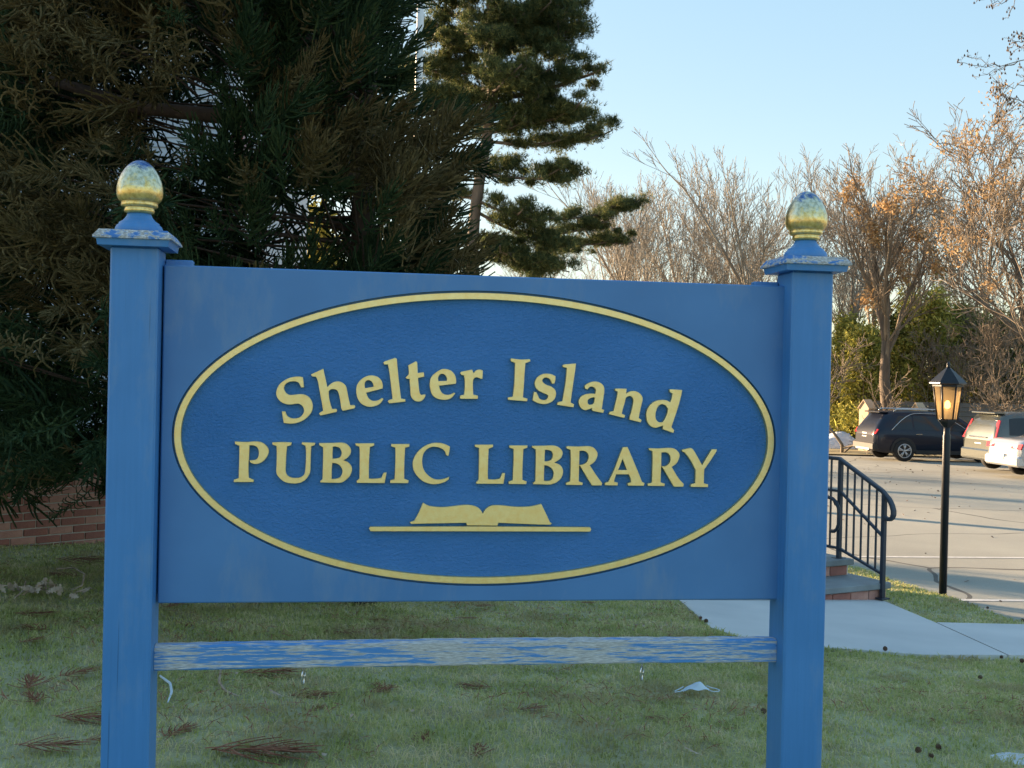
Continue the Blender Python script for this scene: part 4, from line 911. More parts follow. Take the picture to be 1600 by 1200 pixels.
# ------------------------------------------------------------------ deciduous trees
def grow(seed, H, spread, levels=5, kids=(7, 6, 5, 4), r0=.2, fork=.3, up=.35, twist=.16, minr=.008, leader=True, lenf=.50):
    r = random.Random(seed); segs = []; tips = []
    def branch(p, d, ln, rad, lev):
        n = max(3, int(5 - lev * .5)); st = ln / n; path = [(p, rad)]
        for i in range(n):
            d = (d + Vector((r.gauss(0, twist), r.gauss(0, twist), r.gauss(0, twist * .6) + up * .12 * (lev > 0)))).normalized(); q = p + d * st
            rr = max(minr, rad * (1 - .62 * (i + 1) / n)); segs.append((p, q, path[-1][1], rr, lev)); path.append((q, rr)); p = q
        if lev >= levels - 1: tips.append(p); return
        k = kids[min(lev, len(kids) - 1)]
        for j in range(k):
            f_ = (fork if lev == 0 else .2) + (1 - (fork if lev == 0 else .2)) * (j + r.random() * .7) / k; f_ = min(f_, .999)
            i = int(f_ * n); a, ra = path[i]; b_, rb_ = path[i + 1]; q = a.lerp(b_, f_ * n - i); rq = ra + (rb_ - ra) * (f_ * n - i)
            dd = (b_ - a).normalized(); az = r.uniform(0, 2 * PI); an = r.uniform(.40, .85) * (spread if lev == 0 else 1.0)
            u = dd.orthogonal().normalized(); v = dd.cross(u); nd = (dd * math.cos(an) + (u * math.cos(az) + v * math.sin(az)) * math.sin(an)); nd.z += up * .5; nd.normalize()
            branch(q, nd, ln * r.uniform(.75, 1.15) * (lenf if lev == 0 else .55) * (1.15 - .45 * f_), max(minr, rq * r.uniform(.50, .68)), lev + 1)
        if lev < levels - 2: branch(p, d, ln * .42, path[-1][1], lev + 1)
    branch(Vector((0, 0, -.2)), Vector((r.gauss(0, .03), r.gauss(0, .03), 1)).normalized(), H * .66, r0, 0)
    zmax = max(s[1].z for s in segs); k = H / zmax
    return [(a * k, b_ * k, ra, rb_, lv) for a, b_, ra, rb_, lv in segs], [t * k for t in tips]
def segmesh(name, segs, n=4):
    P0_ = np.array([s[0] for s in segs]); P1_ = np.array([s[1] for s in segs]); ra = np.array([s[2] for s in segs]); rb_ = np.array([s[3] for s in segs])
    d = P1_ - P0_; d /= np.linalg.norm(d, axis=1, keepdims=True) + 1e-9
    a = np.where(np.abs(d[:, 2:3]) < .9, np.array([[0, 0, 1.0]]), np.array([[1.0, 0, 0]])); u = np.cross(a, d); u /= np.linalg.norm(u, axis=1, keepdims=True); v = np.cross(d, u)
    an = np.arange(n) * 2 * PI / n; ring = u[:, None] * np.cos(an)[None, :, None] + v[:, None] * np.sin(an)[None, :, None]
    V = np.concatenate([P0_[:, None] + ring * ra[:, None, None], P1_[:, None] + ring * rb_[:, None, None]], 1)
    m = len(segs); base = (np.arange(m) * 2 * n)[:, None]; fs = []
    for k in range(n): fs.append(np.stack([base[:, 0] + k, base[:, 0] + (k + 1) % n, base[:, 0] + n + (k + 1) % n, base[:, 0] + n + k], 1))
    return mesh_np(name, V.reshape(-1, 3), np.concatenate(fs), True)
def leaves(tips, n, size, spreadr, seed, jitter=1.0):
    r = np.random.default_rng(seed); T = np.array([[[-.5, 0, 0], [.5, 0, 0], [0, .0, 1.2]], [[-.5, 0, 0], [0, -.15, -1.0], [.5, 0, 0]]]) * size
    tp = np.array([list(t) for t in tips]); idx = r.integers(0, len(tp), n); pos = tp[idx] + r.normal(size=(n, 3)) * spreadr
    return place_tris(T, pos, frames(n, r), r.uniform(.6, 1.4, n))
def make_tree(name, label, cat, seed, H, spread, loc, rz=0, group=None, bark='bark', twig='twig_far', leaf=None, **kw):
    segs, tips = grow(seed, H, spread, **kw); t = thing(name, label, cat, loc, rz, group)
    link('trunk', segmesh('trunk', [s for s in segs if s[4] == 0], 8), M[bark], t)
    link('branches', segmesh('branches', [s for s in segs if s[4] > 0], 4), M[twig], t)
    if leaf:
        mm, n, size, sprd, frac = leaf; tt = tips
        if frac < 1: r = random.Random(seed); cs = r.sample(tips, max(3, int(len(tips) * frac))); tt = cs
        link('leaves', tris_mesh('leaves', leaves(tt, n, size, sprd, seed)), M[mm], t)
    return t
def root_at(px, depth):
    p = at(px, 600, depth); return (p[0], depth, lot_z(p[0], depth) if depth < 60 else lot_z(p[0], 60))
protoH = 12.0; protos = []
# row of bare trees behind: four forms, copied
row = [(905, 58, 300, 0), (962, 50, 243, 1), (1015, 56, 262, 0), (1042, 54, 252, 2), (1072, 57, 255, 3), (1105, 56, 248, 0), (1125, 58, 262, 1), (1150, 52, 232, 2), (1212, 50, 214, 2), (1245, 56, 238, 3), (1290, 55, 222, 0), (1330, 52, 214, 3), (1372, 58, 220, 1), (1445, 55, 212, 3), (1530, 56, 190, 1), (1625, 56, 160, 0), (855, 60, 330, 2), (1180, 60, 262, 0)]
forms = {}
made = {}
for i, (px, dp, topy, fm) in enumerate(row):
    loc = root_at(px, dp); topz = float(at(px, topy, dp)[2]); H = topz - loc[2]
    zone = 0 if px < 1000 else 1 if px < 1200 else 2 if px < 1320 else 3
    lab = ('slender bare tree in the far row just right of the pine boughs', 'slender bare tree in the far row midway between pine and right finial', 'slender bare tree in the far row directly behind the right finial', 'slender bare tree in the far row showing through the maple crown')[zone]
    grp = ('bare trees right of the pine', 'bare trees left of the right finial', 'bare trees behind the right finial', 'bare trees behind the maple')[zone]
    if fm not in made:
        prm = [dict(spread=.6, fork=.28, kids=(9, 6, 4, 3), r0=.12), dict(spread=.85, fork=.30, kids=(9, 6, 4, 3), r0=.13, lenf=.66), dict(spread=.62, fork=.3, kids=(9, 6, 4, 3), r0=.14), dict(spread=.5, fork=.28, kids=(10, 6, 4, 3), r0=.10)][fm]
        sp_ = prm.pop('spread'); made[fm] = make_tree('bare_tree', lab, 'tree', 20 + fm, protoH, sp_, loc, i * 1.3, grp, 'twig', 'twig_far', up=.42, minr=.0075, twist=.09, **prm)
        made[fm].scale = (H / protoH,) * 3
    else: dup(made[fm], loc, i * 1.3, H / protoH, lab, grp)
# maple behind the estate car
ml = root_at(1397, 44); mt = float(at(1397, 208, 44)[2])
make_tree('maple_tree', 'broad grey maple with clinging tan leaves standing behind the navy estate car', 'tree', 41, mt - ml[2], .85, ml, .6, None, 'bark', 'twig', ('tan', 2400, .070, .18, .012), kids=(9, 6, 5, 4), fork=.42, r0=.27, up=.38, twist=.12, minr=.010, lenf=.62)
tl = root_at(1585, 37); tt_ = float(at(1585, 165, 37)[2])
make_tree('beech_tree', 'leafy tan-leaved tree at the right edge behind the minivan', 'tree', 58, tt_ - tl[2], 1.0, tl, 1.0, None, 'bark', 'twig', ('tan', 4200, .060, .22, .03), kids=(11, 7, 5, 4), fork=.34, r0=.13, up=.35, twist=.2, minr=.009, lenf=.66)
tl = root_at(1680, 40); tt_ = float(at(1680, 90, 40)[2])
make_tree('beech_tree', 'tall tan-leaved tree cut by the right edge of the view above the silver saloon', 'tree', 57, tt_ - tl[2], 1.0, tl, 2.0, None, 'bark', 'twig', ('tan', 4200, .060, .22, .03), kids=(11, 7, 5, 4), fork=.22, r0=.14, up=.35, twist=.2, minr=.010, lenf=.64)
# thicket of low bushes at the fence
for i, (px, dp, topy, sd) in enumerate(((1520, 48, 470, 3), (1588, 42, 430, 4), (1455, 48, 500, 5), (1318, 43, 520, 6))):
    l_ = root_at(px, dp); hh = float(at(px, topy, dp)[2]) - l_[2]
    make_tree('bare_shrub', ['tangled bare shrub behind the fence right of the lamp post', 'tall tangle of vine-covered stems above the silver saloon', 'thin bare shrub behind the fence above the lantern', 'pale multi-stemmed sapling clump left of the fence end'][i], 'shrub', 60 + sd, hh, 1.3, l_, i, None, 'twig', 'twig', None, kids=(9, 6, 5, 3), fork=.02, r0=.07, up=.3, twist=.28, minr=.009, lenf=.9)
# left side trees that throw the long shadows (seen only through gaps)
for i, (x, y, H, fm) in enumerate(((-18, 30, 14, 2), (-30, 62, 14, 1), (-16, 44, 12, 3))):
    dup(made[fm], (x, y, -1.6), i * .9, H / protoH * 1.0, ('bare tree far behind the dark evergreen, nearest of the three on the left', 'bare tree far behind the dark evergreen, leftmost and furthest of three', 'bare tree far behind the dark evergreen, rightmost of three')[i], 'bare trees behind the evergreen')
# near tree whose twigs enter at the top right corner
nt_ = at(1790, 600, 13.0); segs = []; rs = random.Random(9)
near = thing('near_tree', 'dark budded twigs of a nearer tree poking in at the top right corner', 'tree', (nt_[0], 13.0, lot_z(nt_[0], 13.0)))
no = np.array([nt_[0], 13.0, lot_z(nt_[0], 13.0)]); NB = MB(); NB.tube([(0, 0, -.2), (.05, 0, 2.5), (0, .1, 6.5)], [.16, .13, .06], 10); link('trunk', NB, M['bark'], near)
NB = MB(); bud = MB()
def limb(a, c, r0, r1, depth=0):
    a = Vector(a); c = Vector(c); n = 6; pts_ = [a.lerp(c, i / n) + Vector((rs.gauss(0, .012), rs.gauss(0, .012), rs.gauss(0, .015))) * (1 if 0 < i < n else 0) for i in range(n + 1)]
    NB.tube(pts_, [r0 + (r1 - r0) * i / n for i in range(n + 1)], 5)
    L_ = (c - a).length
    if depth < 2:
        for i in range(2, n + 1):
            for _ in range(2 if depth == 0 else 1):
                d = (c - a).normalized() * rs.uniform(.3, .9) + Vector((rs.gauss(0, .4), rs.gauss(0, .4), rs.gauss(0, .4))); d = d.normalized() * L_ * rs.uniform(.16, .3); limb(pts_[i], pts_[i] + d, r1 * 1.1, r1 * .6, depth + 1)
    e = c; bud.lathe([(.001, -.012), (.010, 0), (.006, .012), (.001, .02)], 6, tuple(e))
for (tx, ty, sx, sy) in ((1562, 104, 1740, 60), (1590, 132, 1720, 150), (1572, 2, 1700, -60), (1570, 152, 1700, 190), (1596, 60, 1720, 20)):
    a = at(sx, sy, 13.0) - no; limb(a, at(tx, ty, 12.6) - no, .012, .004)
    limb((0, 0, max(.5, a[2] - .5)), a, .03, .013, 2)
link('twigs', NB, M['twig'], near); link('buds', bud, M['redbark'], near, 'stuff')
# ------------------------------------------------------------------ pine
def pine(px, depth, topz, label, sd, tips_px, extra, scale_t=1.0):
    l_ = root_at(px, depth); off = np.array([l_[0], l_[1], l_[2]]); t = thing('pine_tree', label, 'tree', l_); r = random.Random(sd); q = np.random.default_rng(sd)
    b = MB(); topv = topz - l_[2]
    lean = lambda z: (-.16 * math.sin(max(0, z - 3.2) * .75) + .05 * math.sin(z), .05 * math.sin(z * .6))
    zs_ = np.linspace(-.2, topv, 20); b.tube([(*lean(z), z) for z in zs_], [.18 - .12 * i / 19 for i in range(20)], 10); link('trunk', b, M['bark'], t)
    BR = MB(); pos = []
    def pad(a, c, dens, w_, th=.13, sub=True):
        a, c = Vector(a), Vector(c); n = 7; L_ = (c - a).length
        path = [a.lerp(c, i / n) + Vector((0, 0, -.05 * L_ * math.sin(PI * i / n))) for i in range(n + 1)]
        BR.tube(path, [.035 * (1 - .8 * i / n) + .006 for i in range(n + 1)], 5)
        side = (c - a).cross(Vector((0, 0, 1))).normalized()
        m = int(dens * L_)
        nc = max(4, int(L_ / .16)); per = max(8, m // nc)
        for ci in range(nc):
            f_ = (.05 if th > .12 else .18) + (.97 if th > .12 else .84) * (ci + r.random()) / nc; f_ = min(f_, .999); i = min(n - 1, int(f_ * n)); p = path[i].lerp(path[i + 1], f_ * n - i)
            ww = w_ * (1.15 - .75 * abs(f_ - .6)); ce = p + side * r.gauss(0, .45) * ww + Vector((0, 0, r.gauss(.05, th * .9))); sz = r.uniform(.05, .15)
            if r.random() < .6: BR.tube([p, ce], [.010, .004], 4, False)
            for _ in range(int(per * r.uniform(.4, 1.6))): pos.append(ce + Vector((r.gauss(0, sz), r.gauss(0, sz), r.gauss(0, sz * .6))))
        if sub:
            for _ in range(3):
                i = r.randint(3, n - 1); e = path[i] + (c - a) * r.uniform(.15, .35) + side * r.uniform(-.6, .6) + Vector((0, 0, r.uniform(-.05, .28))); pad(tuple(path[i]), tuple(e), dens * .8, w_ * .5, th, False)
    for (tx, ty, zf) in tips_px:
        c = at(tx, ty, depth + r.uniform(-.8, .8)) - off; z0 = c[2] - zf; hi = ty < 170; pad((*lean(z0), z0), tuple(c), 620 if hi else 520, .75 if hi else .55, .15 if hi else .085)
    for i in range(extra):
        z = topv * (.46 + .54 * i / extra); a = r.uniform(0, 2 * PI); L_ = (2.9 - 1.4 * max(0, z / topv - .45) / .55) * r.uniform(.6, 1.0)
        x0, y0 = lean(z); c = (x0 + L_ * math.cos(a), y0 + L_ * math.sin(a), z + L_ * r.uniform(.02, .28))
        cx, cy = topix(np.array(c) + off)
        if cx > 800 and cy > 60: 
            continue
        if cy > 180 and r.random() < .35: continue
        pad((x0, y0, z), c, 480, .75)
    link('branches', BR, M['bark'], t)
    pos = np.array([list(p) for p in pos]); n = len(pos); nn_ = 10
    T = []
    for k in range(nn_):
        th = q.uniform(0, 1.35); ph = k * 2.4; d = np.array([math.sin(th) * math.cos(ph), math.sin(th) * math.sin(ph), math.cos(th)]); s_ = np.cross(d, [.3, .5, .8]); s_ /= np.linalg.norm(s_)
        T.append([-s_ * .0045, s_ * .0045, d * .11])
    T = np.array(T); dd = q.normal(size=(n, 3)) * .6; dd[:, 2] += .8
    link('needles', tris_mesh('needles', place_tris(T, pos, zto(dd, q.uniform(0, 6, n)), q.uniform(.8, 1.4, n) * scale_t)), M['pine'], t)
    return t
tipsA = [(872, 8, .5), (905, 40, .5), (930, 112, .6), (885, 95, .5), (870, 60, .6), (905, 175, .3), (912, 182, .2), (936, 213, .25), (860, 160, .4), (830, 185, .3), (912, 272, -.05), (800, 262, .1), (850, 345, -.5), (880, 385, -.7), (890, 425, -.8), (850, 430, -.7), (800, 400, -.5), (700, 420, -.3), (680, 60, .5), (700, 20, .5), (680, 150, .4), (700, 300, .2), (820, 20, .4), (850, 130, .4), (800, 100, .3)]
pine(748, 25, float(at(748, -260, 25)[2]), 'tall layered pine reaching over the sign between evergreen and sky', 11, tipsA, 34)
# second pine bough group further right
pine(845, 31, float(at(845, 330, 31)[2]), 'smaller pine whose sunlit bough points right above the sign board', 15, [(990, 318, .6), (950, 345, .5), (962, 375, .2), (900, 385, 0)], 0)
# ------------------------------------------------------------------ hedges behind the fence, sunny shrubs in the gaps
def shrub(name, label, px, dp, topy, wpx, m_, sd, n=5000, size=.10, grp=None, zbase=None):
    l_ = root_at(px, dp); H = float(at(px, topy, dp)[2]) - l_[2]; hw = wpx / 2 / F * dp
    r = np.random.default_rng(sd); t = thing(name, label, 'shrub', l_, 0, grp)
    nc = 60; cen = np.stack([r.normal(size=nc) * hw * .5, r.normal(size=nc) * hw * .4, H * (.08 + .86 * r.random(nc) ** .8)], 1)
    k = 1 - .55 * np.clip(cen[:, 2] / H - .5, 0, 1) * 2; cen[:, :2] *= k[:, None]
    T = np.array([[[-.22, 0, 0], [.22, 0, 0], [0, 0, 1.0]], [[-.22, 0, 0], [0, .1, -.35], [.22, 0, 0]]]) * size
    idx = r.integers(0, nc, n); pos = cen[idx] + r.normal(size=(n, 3)) * np.array([hw * .16, hw * .16, H * .055]); pos[:, 2] = np.clip(pos[:, 2], .02, None)
    link('foliage', tris_mesh('foliage', place_tris(T, pos, frames(n, r), r.uniform(.6, 1.5, n))), m_, t)
    b = MB(); rr2 = random.Random(sd)
    for c in cen[::3]: b.tube([(c[0] * .2, c[1] * .2, -.1), (c[0] * .6, c[1] * .6, c[2] * .55), tuple(c)], [.03, .02, .008], 5, False)
    link('stems', b, M['twig'], t); return t
for i, (px, dp, ty, wd, mm, lab) in enumerate(((1318, 51, 500, 90, 'hedge', 'yellow-green evergreen shrub nearest the right sign post'), (1352, 49, 512, 90, 'hedge', 'yellow-green evergreen shrub left of the maple trunk'), (1405, 52, 478, 110, 'hedge_d', 'green shrub directly behind the maple trunk'), (1450, 50, 455, 110, 'hedge', 'tall olive shrub above the second fence pier'), (1500, 51, 470, 120, 'hedge_d', 'dark olive shrub behind the lamp post lantern'), (1550, 52, 490, 120, 'hedge_d', 'dark shrub behind the fence at far right'), (1610, 50, 500, 120, 'hedge_d', 'dark shrub cut by the right edge of the view'))):
    shrub('evergreen_shrub', lab, px, dp, ty, wd, M[mm], 70 + i, 9000, .17)
shrub('sunlit_shrub', 'bright yellow-green shrub glimpsed through the evergreen above the sign board', 487, 19.5, 325, 95, M['yellow'], 91, 8000, .10)
# far woods closing the horizon
rw = np.random.default_rng(123); nw = 42000; cx = rw.uniform(-75, 95, 150); cy = rw.uniform(78, 96, 150); ch = rw.uniform(2.6, 5.4, 150); ii = rw.integers(0, 150, nw)
Pw = np.stack([cx[ii] + rw.normal(size=nw) * 1.5, cy[ii] + rw.normal(size=nw) * 1.3, -2.35 + np.abs(rw.normal(size=nw)) * ch[ii] * .5 + rw.random(nw) * ch[ii] * .35], 1); Pw[:, 2] = np.minimum(Pw[:, 2], 4.6)
Tw = np.array([[[-.16, 0, 0], [.16, 0, 0], [0, 0, 1.0]], [[-.16, 0, 0], [0, .1, -.4], [.16, 0, 0]]]) * .55
link('distant_woods', tris_mesh('distant_woods', place_tris(Tw, Pw, frames(nw, rw), rw.uniform(.6, 1.6, nw))), M['hedge_d'], None, 'stuff'); tag(bpy.data.objects['distant_woods'], 'low line of distant scrubby woods along the horizon', 'woods', kind='stuff')
# ------------------------------------------------------------------ grass
def tri_area_sample(n, r):
    # points on the lawn inside the view frustum
    out = []
    need = n
    while need > 0:
        m = need * 3 + 1000
        y = r.uniform(3.5, 14.5, m); u = r.uniform(-.50, .50, m); x = u * y
        dens = np.clip((6.5 / y) ** 1.7, 0, 1)
        keep = r.random(m) < dens * (y / 14.5)
        out.append(np.stack([x[keep], y[keep]], 1)); need -= keep.sum()
    return np.concatenate(out)[:n]
def inpoly(P, poly):
    x, y = P[:, 0], P[:, 1]; ins = np.zeros(len(P), bool); n = len(poly); j = n - 1
    for i in range(n):
        xi, yi, xj, yj = poly[i][0], poly[i][1], poly[j][0], poly[j][1]
        c = ((yi > y) != (yj > y)) & (x < (xj - xi) * (y - yi) / (yj - yi + 1e-12) + xi); ins ^= c; j = i
    return ins
NG = 260000; r = np.random.default_rng(21); P = tri_area_sample(NG, r)
keep = ~inpoly(P, wp)
side_ = (P[:, 0] - EA[0]) * ed[1] - (P[:, 1] - EA[1]) * ed[0]   # + on the lot side
lot_side = np.sign((CP[0] - EA[0]) * ed[1] - (CP[1] - EA[1]) * ed[0])
keep &= side_ * lot_side < .02
wall_side = (P[:, 0] - wa[0]) * -math.sin(angw) + (P[:, 1] - wa[1]) * math.cos(angw)
keep &= ~((wall_side > -.01) & (P[:, 0] < wa[0] + 2.6))
keep &= ~((P[:, 1] > sA[1] - .0) & (P[:, 0] > sA[0]) & (P[:, 0] < sB[0] + .03))
P = P[keep]; n = len(P)
cl = np.sin(P[:, 0] * 3.1 + 1.3 * np.sin(P[:, 1] * 2.3)) * np.sin(P[:, 1] * 2.7 + np.sin(P[:, 0] * 1.9)); hgt = r.uniform(.012, .042, n) * (1 + .35 * cl)
far = np.clip(P[:, 1] / 5.5, .8, 3); wdt = r.uniform(.0014, .0036, n) * far
z = LA + LB * P[:, 0] + LC * P[:, 1] + .012 * np.sin(1.7 * P[:, 0] + .6 * P[:, 1]) + .010 * np.sin(2.9 * P[:, 1] - 1.1 * P[:, 0])
base = np.stack([P[:, 0], P[:, 1], z - .003], 1); az = r.uniform(0, 6.283, n); lean = r.uniform(.6, 1.75, n) + .25 * cl
sd = np.stack([-np.sin(az), np.cos(az), np.zeros(n)], 1) * wdt[:, None]; fwv = np.stack([np.cos(az), np.sin(az), np.zeros(n)], 1)
mid = base + fwv * (hgt * np.sin(lean * .5) * .6)[:, None]; mid[:, 2] += hgt * .62
tip = base + fwv * (hgt * np.sin(lean) * 1.5)[:, None]; tip[:, 2] += hgt * (.62 + .5 * np.cos(lean * 1.25))
V = np.stack([base - sd, base + sd, mid + sd * .8, mid - sd * .8, tip], 1).reshape(-1, 3)
b0 = (np.arange(n) * 5)[:, None]; Fq = np.concatenate([b0 + np.array([[0, 1, 2]]), b0 + np.array([[0, 2, 3]]), b0 + np.array([[3, 2, 4]])])
gm = M['grass']; [n for n in gm.node_tree.nodes if n.type == 'BSDF_PRINCIPLED'][0].inputs['Specular IOR Level'].default_value = .6; gt = gm.node_tree; pr_ = [n for n in gt.nodes if n.type == 'BSDF_PRINCIPLED'][0]; src = pr_.inputs['Base Color'].links[0].from_socket
pn = noise(gt, coords(gt, 'Object'), 1.9, 5, .65); msk = math_(gt, 'MULTIPLY', ramp(gt, pn, [(.52, (0, 0, 0)), (.63, (1, 1, 1))]), .55)
cc = mixc(gt, msk, src, (.46, .33, .19)); gt.links.new(cc, pr_.inputs['Base Color']); gt.links.new(cc, [n for n in gt.nodes if n.type == 'BSDF_TRANSLUCENT'][0].inputs[0])
go = link('grass', mesh_np('grass', V, Fq), M['grass'], None, 'stuff'); tag(go, 'short winter lawn grass of green and straw-coloured blades', 'grass', kind='stuff')
# ------------------------------------------------------------------ litter on the lawn
frond_T = [plume(200 + k, 22, .22, 0, .012) for k in range(3)]
fr_me = []
for k, T in enumerate(frond_T):
    T = T.copy(); T = T[..., [2, 0, 1]]; T[..., 2] *= .22; T[..., 2] += .014; fr_me.append(tris_mesh('fallen_frond', T)); fr_me[-1].materials.append(M['frond_dry'])
fl = [(85, 880, 1.5, .2), (125, 905, 1.0, 2.9), (20, 965, .9, .3), (75, 990, .8, 2.7), (45, 1085, .9, 1.9), (80, 1130, 1.0, .1), (22, 1175, .9, .2), (60, 1105, .7, 2.2), (260, 955, .9, 1.4), (320, 1185, 1.5, .1), (375, 1060, 1.1, .3), (500, 994, .9, .1), (560, 990, .8, .4), (300, 985, .6, 2.4), (400, 985, .6, 2.7), (570, 972, .6, 0), (710, 970, .6, .2), (450, 1095, .8, .3), (770, 1080, .7, 2.9), (805, 1115, .6, .4), (1050, 1130, .5, 2.9), (570, 1090, .7, .8), (610, 1085, .6, 2.2), (740, 950, .5, .3), (30, 1010, .6, 1.1), (130, 1165, .6, .5), (660, 1170, .6, 1.6), (905, 945, .5, .2), (90, 1065, .8, 1.0), (480, 1120, .5, 1.2), (745, 1190, .6, 1.5), (255, 1160, .7, 1.2)]
def near_desc(px, py):
    hor = 'between brick wall and left post' if px < 150 and py < 1000 else 'left of the left post' if px < 155 else 'just right of the left post' if px < 330 else 'below the left half of the rail' if py > 1045 and px < 650 else 'below the middle of the rail' if py > 1045 and px < 900 else 'below the right half of the rail' if py > 1045 else 'seen under the left half of the board' if px < 650 else 'seen under the middle of the board'
    return hor
orde = ['', 'second ', 'third ', 'fourth ', 'fifth ', 'sixth ', 'seventh ', 'eighth ']
cnt = {}
for i, (px, py, s, a) in enumerate(sorted(fl, key=lambda q: (near_desc(q[0], q[1]), q[1]))):
    p = gl(px, py); d = near_desc(px, py); k = cnt.get(d, 0); cnt[d] = k + 1
    o = link('fallen_frond', fr_me[i % 3], None, None, loc=(p[0], p[1], p[2] + .010), rot=(0, 0, a)); o.scale = (s * .95,) * 3
    tag(o, '%srusty dead frond on grass %s' % (orde[k] + 'furthest ' if k else 'furthest ', d), 'fallen frond', 'dead evergreen fronds on the lawn')
# small bits of leaf and needle strewn over lawn and car park
def strew(name, label, n, area, zf, size, m, seed, lift, thin=False):
    r = np.random.default_rng(seed); P_ = []
    while len(P_) < n:
        y = r.uniform(area[0], area[1]); x = r.uniform(-.48, .50) * y
        if area[2](x, y) and r.random() < (y / area[1]) : P_.append((x, y, zf(x, y) + lift))
    P_ = np.array(P_); T = np.array([[[-.5, 0, 0], [.5, -.1, 0], [.3, .5, .15]], [[-.5, 0, 0], [.3, .5, .15], [-.3, .6, .1]]]) * size
    if thin: T = np.array([[[-1.2, 0, 0], [0, -.05, .2], [0, .05, .2]], [[0, -.05, .2], [1.2, .25, 0], [0, .05, .2]], [[0, -.03, .2], [.7, -.5, .1], [.05, .03, .2]]]) * size
    Rm = zto(np.stack([r.normal(size=n) * .35, r.normal(size=n) * .35, np.ones(n)], 1), r.uniform(0, 6.28, n))
    o = link(name, tris_mesh(name, place_tris(T, P_, Rm, r.uniform(.5, 1.6, n))), m, None, 'stuff'); tag(o, label, 'leaf litter', kind='stuff')
def lot_ok(x, y): return ((x - EA[0]) * ed[1] - (y - EA[1]) * ed[0]) * lot_side > .05
def lawn_ok(x, y): return not lot_ok(x, y) and not bool(inpoly(np.array([[x, y]]), wp)[0]) and y < 9.2
strew('lot_litter', 'dark dead leaf bits strewn over the sunlit asphalt', 190, (9.5, 36, lot_ok), lot_z, .04, M['cone'], 31, .006)
strew('lawn_litter', 'brown leaf crumbs strewn through the grass', 260, (4.0, 9.2, lawn_ok), lambda x, y: lawn_z(x, y) + lawn_dz(x, y), .014, M['leaf_dry'], 32, .026)
strew('lawn_needles', 'rusty dead needle bits strewn through the grass', 3400, (3.8, 9.2, lambda x, y: lawn_ok(x, y) and math.sin(2.1 * x + 1.2 * math.sin(1.7 * y)) * math.sin(2.6 * y + x) > .05), lambda x, y: lawn_z(x, y) + lawn_dz(x, y), .030, M['frond_dry'], 33, .026, True)
# pale curved twigs
for i, (pp, lab) in enumerate((([(88, 895), (115, 893), (132, 903), (128, 922), (112, 928)], 'pale curved twig loop beside the dead leaves near the brick wall'), ([(40, 915), (36, 930), (22, 942)], 'short pale twig left of the pile of dead leaves'), ([(0, 921), (40, 925), (80, 930)], 'long pale twig running from the left edge to the dead leaves'), ([(250, 1066), (266, 1078), (268, 1092), (262, 1108)], 'white curved twig just right of the left sign post under the rail'), ([(345, 1055), (342, 1075), (352, 1090), (372, 1098)], 'thin pale hooked twig under the left part of the rail'), ([(120, 932), (140, 925), (150, 928)], 'faint pale twig right of the dead leaves near the post'))):
    P3 = [gl(*q) + np.array([0, 0, .028]) for q in pp]; c = P3[0]; o = link('pale_twig', MB().tube([q - c for q in P3], [.005] + [.006] * (len(P3) - 2) + [.003], 6), M['mask'] if i == 3 else M['leaf_dry'], None, loc=c); tag(o, lab, 'twig', 'pale twigs on the lawn')
# oak leaf pile
lf = MB()
def oak(sz):
    pr = [(0, 0), (.12, .1), (.05, .2), (.28, .32), (.12, .42), (.34, .58), (.14, .66), (.2, .85), (0, 1.0)]; L_ = [(x, y) for x, y in pr] + [(-x, y) for x, y in pr[::-1][1:-1]]
    return [(x * sz, (y - .5) * sz, .03 * sz * math.cos(x * 9)) for x, y in L_]
pile_c = gl(72, 930)
pile = thing('leaf_pile', 'small pile of pale curled oak leaves on the grass before the brick wall', 'leaf pile', pile_c)
rp = random.Random(3); lmes = []
for k in range(3):
    v = oak(.075); me = MB().add(v, [tuple(range(len(v)))]).mesh('leaf'); me.materials.append(M['leaf_dry']); lmes.append(me)
for i in range(26):
    o = link('leaf', lmes[i % 3], None, pile, loc=(rp.gauss(0, .13), rp.gauss(0, .07), .03 + rp.uniform(0, .03)), rot=(rp.gauss(0, .9), rp.gauss(0, .9), rp.uniform(0, 6.28)))
for (px, py, lab) in ((1083, 1190, 'single pale curled leaf on the grass at the bottom edge'), (745 + 610, 1084, 'pale brown leaf on the grass right of the right sign post'), (432, 1098, 'small orange-brown leaf under the left part of the rail')):
    p = gl(px, py); o = link('fallen_leaf', lmes[0], None, None, loc=(p[0], p[1], p[2] + .04), rot=(.3, .25, 1.2)); o.scale = (1.1,) * 3; tag(o, lab, 'leaf', 'single leaves on the lawn')
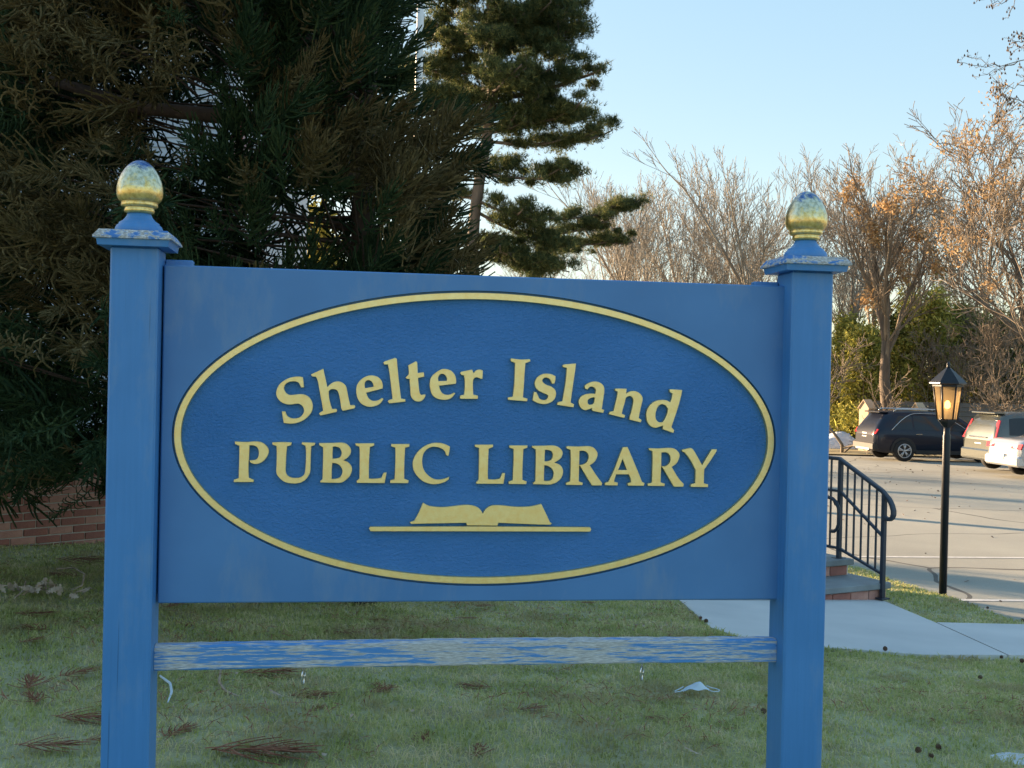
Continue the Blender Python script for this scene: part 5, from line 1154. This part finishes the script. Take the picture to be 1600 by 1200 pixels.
# pine cones
cb = MB()
for k in range(46):
    f_ = k / 46; a = k * 2.4; rr3 = .020 * math.sin(PI * (.12 + .8 * f_)); c = Vector((rr3 * math.cos(a), rr3 * math.sin(a), .04 * f_)); o_ = Vector((math.cos(a), math.sin(a), .5)).normalized(); s3 = Vector((-math.sin(a), math.cos(a), 0)) * .006
    cb.add([c - s3, c + s3, c + s3 * .7 + o_ * .011, c - s3 * .7 + o_ * .011], [(0, 1, 2, 3)])
cb.lathe([(.004, 0), (.014, .01), (.016, .02), (.010, .034), (.002, .042)], 8); cme = cb.mesh('pine_cone'); cme.materials.append(M['cone'])
cn = [(1382, 1022, 'on the walk edge right of the right post'), (1562, 1030, 'on the far lawn edge below the path joint'), (1595, 1036, 'at the right image edge below the path'), (1437, 1180, 'in the lower right grass, left of a pair'), (1459, 1187, 'in the lower right grass, right of a pair'), (1389, 908, 'on the grass tip beside the railing foot'), (1412, 922, 'on the grass strip between railing and lamp post'), (1541, 952, 'on the car park edge right of the lamp post'), (1597, 972, 'on the car park edge at the right image edge'), (1534, 1064, 'in the grass below the right path'), (1097, 973, 'on the left edge of the walk seen under the board'), (1104, 977, 'touching another on the left edge of the walk'), (1190, 1116, 'in the grass left of the right sign post'), (1462, 1173, 'above the pair in the lower right grass')]
for i, (px, py, lab) in enumerate(cn):
    p = gl(px, py); o = link('pine_cone', cme, None, None, loc=(p[0], p[1], p[2] + .014 + (.02 if i in (0, 10, 11) else 0)), rot=(1.2 + .2 * (i % 3), 0, i * 1.1)); o.scale = (.52,) * 3; tag(o, 'dark pine cone ' + lab, 'pine cone', 'pine cones by the walk')
# face mask
mp_ = gl(1087, 1088); mk = thing('face_mask', 'crumpled pale blue face mask with ear loops lying on the grass', 'face mask', mp_, .1)
b = MB(); rows = []
for i in range(9):
    t = i / 8; row = []
    for j in range(15):
        s = j / 14; hump = math.sin(PI * s) ** .8; peak = math.exp(-((s - .62) / .22) ** 2)
        row.append(((s - .5) * .125 + .006 * math.sin(7 * t), (t - .5) * .075 * (.5 + .5 * hump), .03 + .014 * hump + .034 * peak * math.sin(PI * min(1, t * 1.1)) + .003 * math.sin(t * 22) + .006 * math.sin(9 * s + 4 * t) * math.sin(5 * t + 2)))
    rows.append(row)
b.grid(rows); link('mask_cloth', b, M['mask'], mk)
link('ear_loop', MB().tube([(-.062, -.01, .035), (-.085, -.02, .030), (-.112, -.025, .028), (-.108, -.008, .030), (-.085, 0, .036), (-.060, .012, .045)], .0025, 6), M['mask'], mk)
link('ear_loop', MB().tube([(.060, -.016, .035), (.082, -.028, .030), (.110, -.022, .030), (.118, -.005, .032), (.105, .008, .036), (.080, .006, .040), (.058, .012, .05)], .0025, 6), M['mask'], mk)
